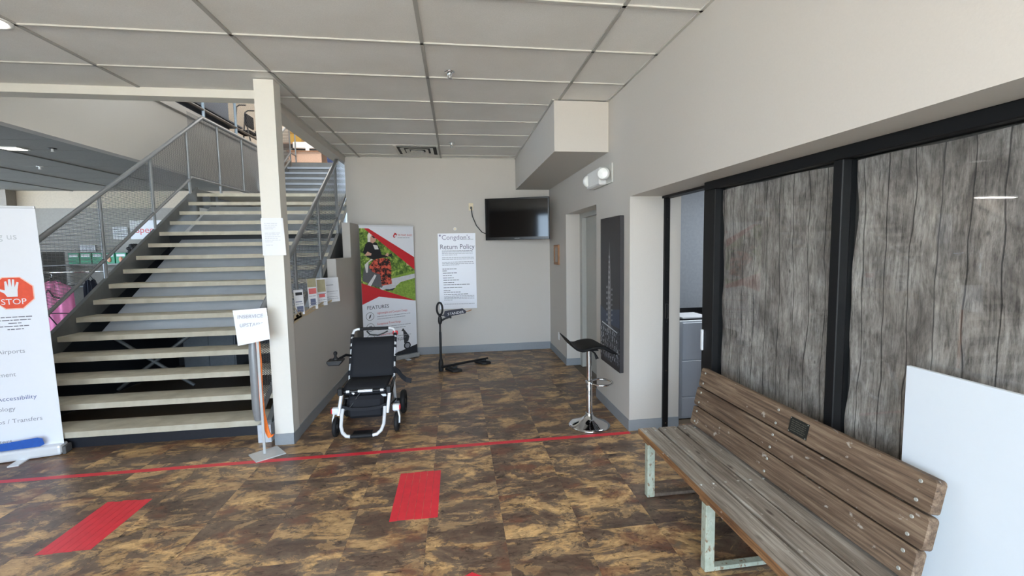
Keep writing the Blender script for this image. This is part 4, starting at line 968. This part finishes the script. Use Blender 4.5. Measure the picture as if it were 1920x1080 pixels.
# ------------------------------------------------------------------ folding power wheelchair
wc = thing('power_wheelchair', 'black folding power wheelchair with white frame beside the half wall', 'wheelchair', (-.86, 4.4, 0))
xl, xr = -1.09, -.66
bt = lambda z: 4.52+(z-.42)*.52      # recline of the backrest
for s_, x in ((-1, xl), (1, xr)):
    MB().tube([(x, bt(.36), .34), (x, bt(.42), .42), (x, bt(.78), .78), (x+.003*-s_, bt(.82), .82), (x-.015*s_, bt(.845), .85), (x-.045*s_, bt(.86), .862), (x-.075*s_, bt(.862), .863)], .013, 10).build('back_tube', alu_m, wc)
MB().tube([(xl+.07, bt(.862), .863), (xr-.07, bt(.862), .863)], .0165, 12).build('push_handle', rub_m, wc)
def sling(y_of, prof, x0, x1, th, name):
    mb = MB(); n = 10; vs = []
    for (y, z) in prof:
        for i in range(n+1):
            t = i/n; sag = .02*math.sin(PI*t); vs.append((x0+(x1-x0)*t, y+sag*.8, z-sag*.5))
    for (y, z) in prof:
        for i in range(n+1):
            t = i/n; sag = .02*math.sin(PI*t); vs.append((x0+(x1-x0)*t, y+sag*.8+th*.7, z-sag*.5-th*.7))
    K = len(prof)*(n+1); fs = []
    for j in range(len(prof)-1):
        for i in range(n):
            a = j*(n+1)+i; fs += [(a, a+1, a+n+2, a+n+1), (K+a+1, K+a, K+a+n+1, K+a+n+2)]
        for i in (0, n): a = j*(n+1)+i; fs.append((a, a+n+1, K+a+n+1, K+a))
    for i in range(n): fs += [(i, K+i, K+i+1, i+1)]; a = (len(prof)-1)*(n+1)+i; fs += [(a, a+1, K+a+1, K+a)]
    return mb.add(vs, fs, True).build(name, fab_m, wc)
sling(None, [(bt(z)-.020, z) for z in (.42, .5, .6, .7, .79)], xl+.003, xr-.003, .02, 'backrest')
sling(None, [(4.17, .36), (4.185, .40), (4.22, .42), (4.35, .425), (4.5, .425)], xl+.02, xr-.02, .035, 'seat')
for x in (xl, xr):
    for z, hl in ((.455, .022), (.565, .026), (.685, .012), (.748, .022), (.80, .012)):
        MB().tube([(x, bt(z-hl)-.002, z-hl), (x, bt(z+hl)-.002, z+hl)], .0185, 10).build('fabric_loop', fab_m, wc)
    MB().tube([(x+.01, 4.16, .385), (x+.01, 4.52, .40)], .014, 10).build('seat_tube', blkpl_m, wc)
    MB().tube([(x+.012, 4.15, .39), (x+.006, 4.13, .33), (x-.004, 4.10, .24), (x-.008, 4.08, .19)], .016, 10).build('front_leg', alu_m, wc)
    MB().rbox(x-.02, x+.028, 4.115, 4.165, .36, .43, b=.008).build('front_joint', blkpl_m, wc)
    MB().tube([(x, 4.12, .25), (x+.0, 4.55, .16)], .015, 8).build('lower_tube', blkpl_m, wc)
    MB().tube([(x, bt(.36), .35), (x, 4.56, .13)], .015, 8).build('rear_leg', alu_m, wc)
    MB().tube([(x, 4.5, .38), (x+.012 if x < -.9 else x-.012, 4.2, .2)], .012, 8).build('fold_link', blkpl_m, wc)
MB().tube([(xl+.03, 4.155, .385), (xr-.03, 4.155, .385)], .012, 10).build('front_bar', blkpl_m, wc)
o = MB().tube([(-.935, 4.152, .386), (-.805, 4.152, .386)], .0135, 10).build('front_bar_sleeve', alu_m, wc); o['label'] = 'white sleeve on the black front bar'
for q in (xl+.05, xr-.075): MB().tube([(q, 4.152, .386), (q+.03, 4.152, .386)], .0135, 10).build('bar_clip', alu_m, wc)
MB().tube([(xl+.02, 4.2, .31), (xr-.02, 4.2, .315)], .012, 10).build('cross_bar', blkpl_m, wc)
MB().rbox(-.83, -.69, 4.185, 4.198, .31, .335, b=.004).build('bar_label', alu_m, wc)
# battery bag and strap
MB().rbox(-1.04, -.71, 4.14, 4.40, .125, .335, b=.03).build('battery_bag', fab_m, wc)
ribbon([(xl+.02, 4.09, .265), (-.98, 4.095, .235), (-.86, 4.1, .228), (-.74, 4.095, .24), (xr-.02, 4.09, .265)], .028, .003, V((0, .3, 1)).normalized()).build('calf_strap', fab_m, wc)
MB().tube([(-.90, 4.19, .38), (-.94, 4.16, .34), (-1.0, 4.14, .25), (-1.05, 4.12, .22)], .008, 8).build('cable', blkpl_m, wc)
MB().tube([(-1.0, 4.16, .39), (-.97, 4.15, .36)], .01, 8).build('lever', alu_m, wc)
# footrest loop
fp = [(xl+.03, 4.09, .245), (xl+.028, 4.05, .20), (xl+.03, 4.0, .12), (xl+.05, 3.965, .075), (xl+.085, 3.945, .05), (xl+.12, 3.94, .046)]
fq = [(-1.75-p[0], p[1], p[2]) for p in fp]
MB().tube(fp, .0155, 12).build('footrest_tube', alu_m, wc); MB().tube(fq, .0155, 12).build('footrest_tube', alu_m, wc)
MB().tube([fp[-1], fq[-1]], .017, 12).build('footrest_bar', rub_m, wc)
MB().rbox(xl+.13, -1.75-xl-.13, 3.945, 4.03, .052, .062, b=.003).build('foot_plate', blkpl_m, wc)
# wheels
def wheel(x, y, r, wdt, parent_name, hubm):
    w_ = MB(); w_.lathe([(r*.62, -wdt*.5), (r*.9, -wdt*.5), (r, -wdt*.25), (r, wdt*.25), (r*.9, wdt*.5), (r*.62, wdt*.5), (r*.62, -wdt*.5)], (0, 0, 0), 28)
    o = w_.build(parent_name, rub_m, wc, raw=True); o.matrix_basis = Matrix.Translation(V((x, y, r+.001))-OFF[wc.name]) @ Matrix.Rotation(PI/2, 4, 'Y')
    h = MB().lathe([(0, -wdt*.4), (r*.2, -wdt*.45), (r*.25, -wdt*.15), (r*.62, -wdt*.2), (r*.62, wdt*.2), (r*.25, wdt*.15), (r*.2, wdt*.45), (0, wdt*.4)], (0, 0, 0), 28).build('hub', hubm, o, raw=True)
    return o
hubg = mat('grey_hub', (96, 98, 102), .4, .3)
for s_, x in ((-1, xl-.035), (1, xr+.07)):
    wheel(x, 4.08+(.03 if s_ > 0 else 0), .088, .034, 'caster_wheel', hubg)
    MB().tube([(x+s_*.026, 4.08, .088), (x+s_*.028, 4.09, .15), (x+s_*.018, 4.10, .198), (x, 4.10, .204), (x-s_*.02, 4.10, .2)], .009, 8).build('caster_fork', alu_m, wc)
    MB().rbox(x-.03, x+.032, 4.075, 4.125, .205, .262, b=.006).build('caster_housing', alu_m, wc)
    MB().rbox(x+s_*.033-.006, x+s_*.033+.006, 4.075, 4.12, .213, .256, b=.003).build('reflector', redp_m, wc)
    wheel(x+s_*.008, 4.58, .118, .05, 'rear_wheel', blkpl_m)
    MB().tube([(x-s_*.03, 4.58, .118), (x-s_*.09, 4.58, .125)], .04, 12).build('motor', blkpl_m, wc)
# joystick arm and loose armrest strap
MB().tube([(xl, 4.60, .62), (xl-.03, 4.53, .645), (xl-.09, 4.46, .62)], .013, 8).build('control_arm', blkpl_m, wc)
MB().prism([(-1.25, .575), (-1.15, .575), (-1.125, .605), (-1.12, .625), (-1.265, .625), (-1.27, .605)], 'y', 4.38, 4.50).build('control_box', blkpl_m, wc, .008)
j = MB().lathe([(.028, .625), (.022, .64), (.012, .652), (.012, .67), (.018, .68), (.018, .695), (.01, .705), (0, .707)], (-1.195, 4.44, 0), 16).build('joystick', rub_m, wc)
ribbon([(xr+.01, 4.47, .50), (xr+.06, 4.42, .475), (xr+.10, 4.38, .435), (xr+.14, 4.35, .41), (xr+.19, 4.34, .40)], .045, .012, V((.25, .2, 1)).normalized()).build('hip_strap', fab_m, wc)
MB().tube([(xr, 4.62, .60), (xr+.05, 4.56, .64), (xr+.09, 4.5, .66)], .008, 8).build('armrest_stay', blkpl_m, wc)
MB().tube([(-.95, bt(.84), .84), (-.92, bt(.8)+.03, .80), (-.84, bt(.8)+.03, .79), (-.78, bt(.8)+.03, .81), (-.74, bt(.82)+.03, .83)], .008, 6).build('folding_strut', blkpl_m, wc)
MB().rbox(xr-.025, xr+.028, bt(.80)-.0, bt(.80)+.02, .79, .835, b=.006).build('red_clip', redp_m, wc)

# ------------------------------------------------------------------ standing aid
sa = thing('standing_aid', 'black standing aid pole with oval handle in front of the back wall', 'mobility aid', (-.245, 6.08, 0))
MB().tube([(-.25, 6.08, .13), (-.247, 6.08, .55)], .017, 12).build('lower_pole', blkpl_m, sa); MB().tube([(-.247, 6.08, .55), (-.245, 6.08, .70)], .0135, 12).build('upper_pole', blkpl_m, sa)
MB().tube([(-.25, 6.08, .002), (-.25, 6.08, .05), (-.25, 6.08, .12), (-.249, 6.08, .17)], [.032, .036, .034, .02], 14).build('boot', rub_m, sa)
MB().tube([(-.245, 6.08, .66), (-.245, 6.08, .70), (-.245, 6.08, .755)], [.022, .03, .024], 12).build('clamp', blkpl_m, sa)
MB().tube([(-.245+.038*math.sin(a*PI/12), 6.08, .868+.085*-math.cos(a*PI/12)*(1 if True else 1)) for a in range(24)], .014, 10, closed=True).build('grip', rub_m, sa)
MB().tube([(-.245, 6.08, .74), (-.245, 6.08, .79)], .02, 10).build('grip_neck', rub_m, sa)
MB().tube([(-.235, 6.08, .70), (-.17, 6.07, .735), (-.10, 6.06, .755)], [.016, .013, .011], 10).build('side_arm', blkpl_m, sa); MB().tube([(-.10, 6.06, .735), (-.10, 6.06, .77)], .012, 8).build('arm_tip', blkpl_m, sa)
MB().tube([(-.25, 6.05, .06), (.1, 6.25, .06), (.42, 6.43, .06)], [.02, .017, .014], 10).build('base_bar', mat('dark_tube', (44, 44, 46), .3, .5), sa)
for i, (x, y) in enumerate(((-.06, 6.07), (.36, 6.40))):
    MB().prism([(x-.14, y+.04), (x-.03, y-.11), (x+.03, y-.12), (x+.10, y-.08), (x+.09, y-.04), (x-.02, y+.06), (x-.08, y+.1)], 'z', .001, .03).build('foot_pad', rub_m, sa, .006); MB().rbox(x-.035, x+.035, y-.02, y+.05, .03, .05, b=.004).build('pad_bracket', blkpl_m, sa)
pc = thing('pouch', 'dark pouch with white lettering hanging on the standing aid arm', 'pouch', (-.05, 6.2, .76))
f = frame((-.20, 6.17, .735), (1, .15, .1), (-.0, .0, 1))
MB().add([f(a, b, d) for d in (0, .02) for a, b in ((.0, .02), (.02, .085), (.27, .085), (.325, .035), (.31, .01), (.03, 0))], [(0, 1, 2, 3, 4, 5), (6, 7, 8, 9, 10, 11)]+[(i, (i+1) % 6, 6+(i+1) % 6, 6+i) for i in range(6)]).build('bag', mat('charcoal_nylon', (58, 58, 68), .7), pc)
text('lettering', 'STANDER', .05, f, .055, .02, paper_m, pc, d=.0215, xs=1.05)
MB().tube([f(.31, .03, .01), f(.36, .035, .01), f(.40, .045, .01)], .006, 8).build('wooden_peg', wdm, pc); MB().tube([f(-.045, .035, .01), f(.01, .03, .01)], .009, 6).build('peg_tip', blkpl_m, pc)
MB().tube([(-.105, 6.065, .77), (-.11, 6.12, .78), f(.09, .082, .0)], .005, 6).build('hanging_loop', blkpl_m, pc)

# ------------------------------------------------------------------ bar stool
bs = thing('bar_stool', 'chrome bar stool with a black wave seat by the right wall', 'stool', (1.20, 3.92, 0))
c = (1.205, 3.92, 0)
MB().lathe([(0, .001), (.192, .001), (.197, .006), (.196, .012), (.17, .024), (.12, .042), (.075, .064), (.045, .09), (.034, .115), (.034, .125), (0, .126)], c, 48).build('base', chrome_m, bs)
MB().lathe([(.029, .12), (.029, .42), (.027, .425)], c, 24).build('lower_column', chrome_m, bs); MB().lathe([(.024, .42), (.024, .735)], c, 24).build('upper_column', chrome_m, bs)
MB().lathe([(.034, .40), (.034, .43), (.024, .435)], c, 24).build('collar', chrome_m, bs)
MB().tube([V((1.325, 3.92, .405))+V((.105*math.cos(a*PI/14), .105*math.sin(a*PI/14), 0)) for a in range(28)], .0095, 10, closed=True).build('foot_ring', chrome_m, bs)
mb = MB(); n = 22; vs = []; K = 0
prof = []
for i in range(n+1):
    t = i/n; x = .965+t*.455
    z = .752+.085*max(0, (1-t*3.0))**1.6*1.35+.040*math.sin(max(0, min(1, (t-.18)/.8))*PI)**1.3-.035*max(0, (t-.72)/.28)
    prof.append((x, z))
m_ = 10
for th in (0, 1):
    for x, z in prof:
        for k in range(m_+1):
            u = k/m_*2-1; edge = 1-abs(u)**6*.5
            e2 = min(1, (x-.965)/.05, (1.42-x)/.05); wd_ = .17+.02*max(0, e2)
            vs.append((x, 3.92+u*wd_, z-(0 if th == 0 else (.008+.022*edge*max(.1, e2)))-.004*(1-edge)))
K = (n+1)*(m_+1); fs = []
for i in range(n):
    for k in range(m_):
        a = i*(m_+1)+k; fs += [(a, a+1, a+m_+2, a+m_+1), (K+a+1, K+a, K+a+m_+1, K+a+m_+2)]
    for k in (0, m_): a = i*(m_+1)+k; fs.append((a, a+m_+1, K+a+m_+1, K+a))
for k in range(m_): fs.append((k, K+k, K+k+1, k+1)); a = n*(m_+1)+k; fs.append((a, a+1, K+a+1, K+a))
mb.add(vs, fs, True).build('seat', mat('black_vinyl', (14, 14, 15), .55, var=.03, spec=.25), bs)
MB().rbox(1.135, 1.275, 3.85, 3.99, .725, .735, b=.002).build('seat_plate', blkpl_m, bs)
MB().tube([(1.22, 3.90, .722), (1.245, 3.87, .70), (1.262, 3.85, .65)], [.007, .008, .017], 10).build('height_lever', blkpl_m, bs)

# ------------------------------------------------------------------ weathered bench
be = thing('wooden_bench', 'weathered slatted wooden bench with pale green legs along the papered window', 'bench', (1.4, 2.0, 0))
y0, y1 = 1.22, 2.762
for (a, b), dz, dy in zip(((1.19, 1.317), (1.329, 1.457), (1.469, 1.600)), (0, .002, .001), (.0, -.012, -.006)):
    mb = MB().rbox(a, b, y0, y1+dy, .408+dz, .45+dz, b=.006)
    o = mb.build('seat_plank', [bseat_m, bedge_m], be)
    if a < 1.2:
        for p in o.data.polygons:
            if p.center.x+1.4 < 1.1965: p.material_index = 1
sl_ = V((.085, 0, .375)).normalized(); nb = V((-sl_.z, 0, sl_.x))     # up the back, and its face normal
def bk(u, d, y): return V((1.598, y, .462))+sl_*u+nb*d
for i, (u0, u1) in enumerate(((.0, .124), (.131, .254), (.262, .388))):
    ya_, yb_ = 1.25+(.012 if i == 0 else .0 if i == 1 else .004), 2.752+(.0, .006, .0)[i]; mb = MB(); rr = .014
    out = []
    for (cu, cy__, a0) in ((u0+rr, ya_+rr, PI), (u0+rr, yb_-rr, PI/2), (u1-rr, yb_-rr, 0), (u1-rr, ya_+rr, -PI/2)):
        for k in range(4): a = a0+(-k/3)*PI/2 if False else a0-k/3*PI/2; pass
    def arc(cu, cy__, a0): return [(cu+rr*math.cos(a0+k/3*PI/2), cy__+rr*math.sin(a0+k/3*PI/2)) for k in range(4)]
    out = arc(u1-rr, yb_-rr, 0)+arc(u0+rr, yb_-rr, PI/2)+arc(u0+rr, ya_+rr, PI)+arc(u1-rr, ya_+rr, 1.5*PI)
    n = len(out); cu, cy__ = (u0+u1)/2, (ya_+yb_)/2
    ins = [(u+(-.004 if u > cu else .004), y+(-.004 if y > cy__ else .004)) for u, y in out]
    vs = [bk(u, 0, y) for u, y in out]+[bk(u, .033, y) for u, y in out]+[bk(u, .038, y) for u, y in ins]
    fs = [tuple(range(n)), tuple(range(3*n-1, 2*n-1, -1))]
    for q in (0, n):
        for k in range(n): fs.append((q+k, q+(k+1) % n, q+n+(k+1) % n, q+n+k))
    mb.add(vs, fs).build('back_plank', bback_m, be)
    for y in (1.31, 2.02, 2.70):
        for u in (u0+.028, u1-.028):
            MB().tube([bk(u, .036, y), bk(u, .041, y)], [.0085, .006], 10).build('bolt', mat('grey_bolt', (168, 166, 158), .4, .4), be)
for a, b in ((1.19, 1.318), (1.327, 1.458), (1.467, 1.602)):
    for y in (1.32, 2.03, 2.70):
        for x in (a+.03, b-.03): MB().tube([(x, y, .449), (x, y, .4535)], [.008, .006], 10).build('bolt', mat('grey_bolt', (168, 166, 158), .4, .4), be)
def m_mint():
    n = NT('chipped_mint_paint'); f = n.noise(n.coords(), 22, 6, .7); e = n.noise(n.coords((1, 1, .5)), 55, 4)
    a = n.ramp(f, [(.3, (150, 156, 138)), (.7, (180, 184, 168))]); k = n.ramp(e, [(.57, (0, 0, 0)), (.68, (255, 255, 255))])
    n.l(n.mix(a, lin((124, 96, 70)), k), n.b.inputs['Base Color']); n.set(Roughness=.55); return n.m
mint = m_mint(); rust = mat('rusty_bar', (98, 84, 72), .7, var=.3, scale=40)
for y in (1.32, 2.005, 2.695):
    MB().rbox(1.222, 1.274, y-.022, y+.022, .004, .408, b=.003).build('front_leg', mint, be)
    MB().rbox(1.274, 1.60, y-.02, y+.02, .004, .026, b=.002).build('floor_bar', mint if y < 2.3 else rust, be)
    MB().rbox(1.215, 1.60, y-.035, y+.035, .37, .408, b=.003).build('seat_bearer', bedge_m, be)
    MB().tube([V((1.60, y, .004)), bk(-.06, -.018, y), bk(.33, -.018, y)], .014, 4, smooth=False).build('back_leg', mint, be)
pq = [bk(.285, .0385, 1.93), bk(.285, .0385, 1.815), bk(.362, .0385, 1.815), bk(.362, .0385, 1.93)]
pn = nb*.003
plq = MB().add(pq+[p+pn for p in pq], [(3, 2, 1, 0), (4, 5, 6, 7), (0, 1, 5, 4), (1, 2, 6, 5), (2, 3, 7, 6), (3, 0, 4, 7)]).build('plaque', mat('dark_bronze', (46, 46, 42), .35, .5, var=.2, scale=60), be)
plq['label'] = 'small dark metal plaque screwed to the top back plank'
fpq = frame(pq[0]+pn, (0, -1, 0), sl_)
fine_print('engraved_text', fpq, [(.012, .103, .012+.010*k) for k in range(6)], .007, mat('bronze_light', (98, 96, 86), .4, .5), plq, d=.0006, seed=9)
for a, b in ((.005, .005), (.11, .005), (.005, .072), (.11, .072)): MB().tube([fpq(a, b, 0), fpq(a, b, .002)], .0025, 8).build('plaque_screw', mat('grey_bolt', (168, 166, 158), .4, .4), plq)

# ------------------------------------------------------------------ white board leaning behind the bench
wbd = thing('white_board', 'large blank white board standing behind the bench at the window', 'board', (1.72, .85, 0))
MB().rbox(1.713, 1.732, .23, 1.445, .002, 1.207, b=.002).build('panel', mat('foam_board', (212, 219, 226), .35, var=.004), wbd)
MB().box(1.7325, 1.7375, .24, 1.435, .004, 1.2).build('backing_sheet', mat('foam_board_edge', (216, 218, 220), .5), wbd)

# ------------------------------------------------------------------ red tape on the floor
TZ = .0008
tl_ = MB().box(-3.9, 1.512, 3.662, 3.712, .0, TZ).build('tape_line', red_m); tag(tl_, 'long straight red tape line across the floor', 'tape')
stripe = mat('red_tape_edge', (170, 26, 40), .4)
for (xa, xb, ya_, yb_, lb, z) in ((-.46, -.16, 2.70, 3.295, 'red tape rectangle on the floor in front of the wheelchair', 0), (-2.405, -2.122, 2.715, 3.24, 'red tape rectangle on the floor at the left, near the stop banner', 0)):
    t = thing('tape_patch', lb, 'tape', ((xa+xb)/2, (ya_+yb_)/2, 0), group='red floor rectangles')
    for k in range(6):
        w_ = (xb-xa)/6
        MB().box(xa+k*w_+.0008, xa+(k+1)*w_-.0008, ya_+random.uniform(-.005, .005), yb_+random.uniform(-.006, .006), 0, TZ+.0001*(k % 2)).build('tape_strip', red_m, t)
o = MB().prism([(.036, 2.185), (-.02, 2.155), (.02, 1.95), (.1, 1.95), (.10, 2.14)], 'z', 0, TZ).build('tape_patch', red_m); tag(o, 'scrap of red tape at the bottom edge of the floor', 'tape')
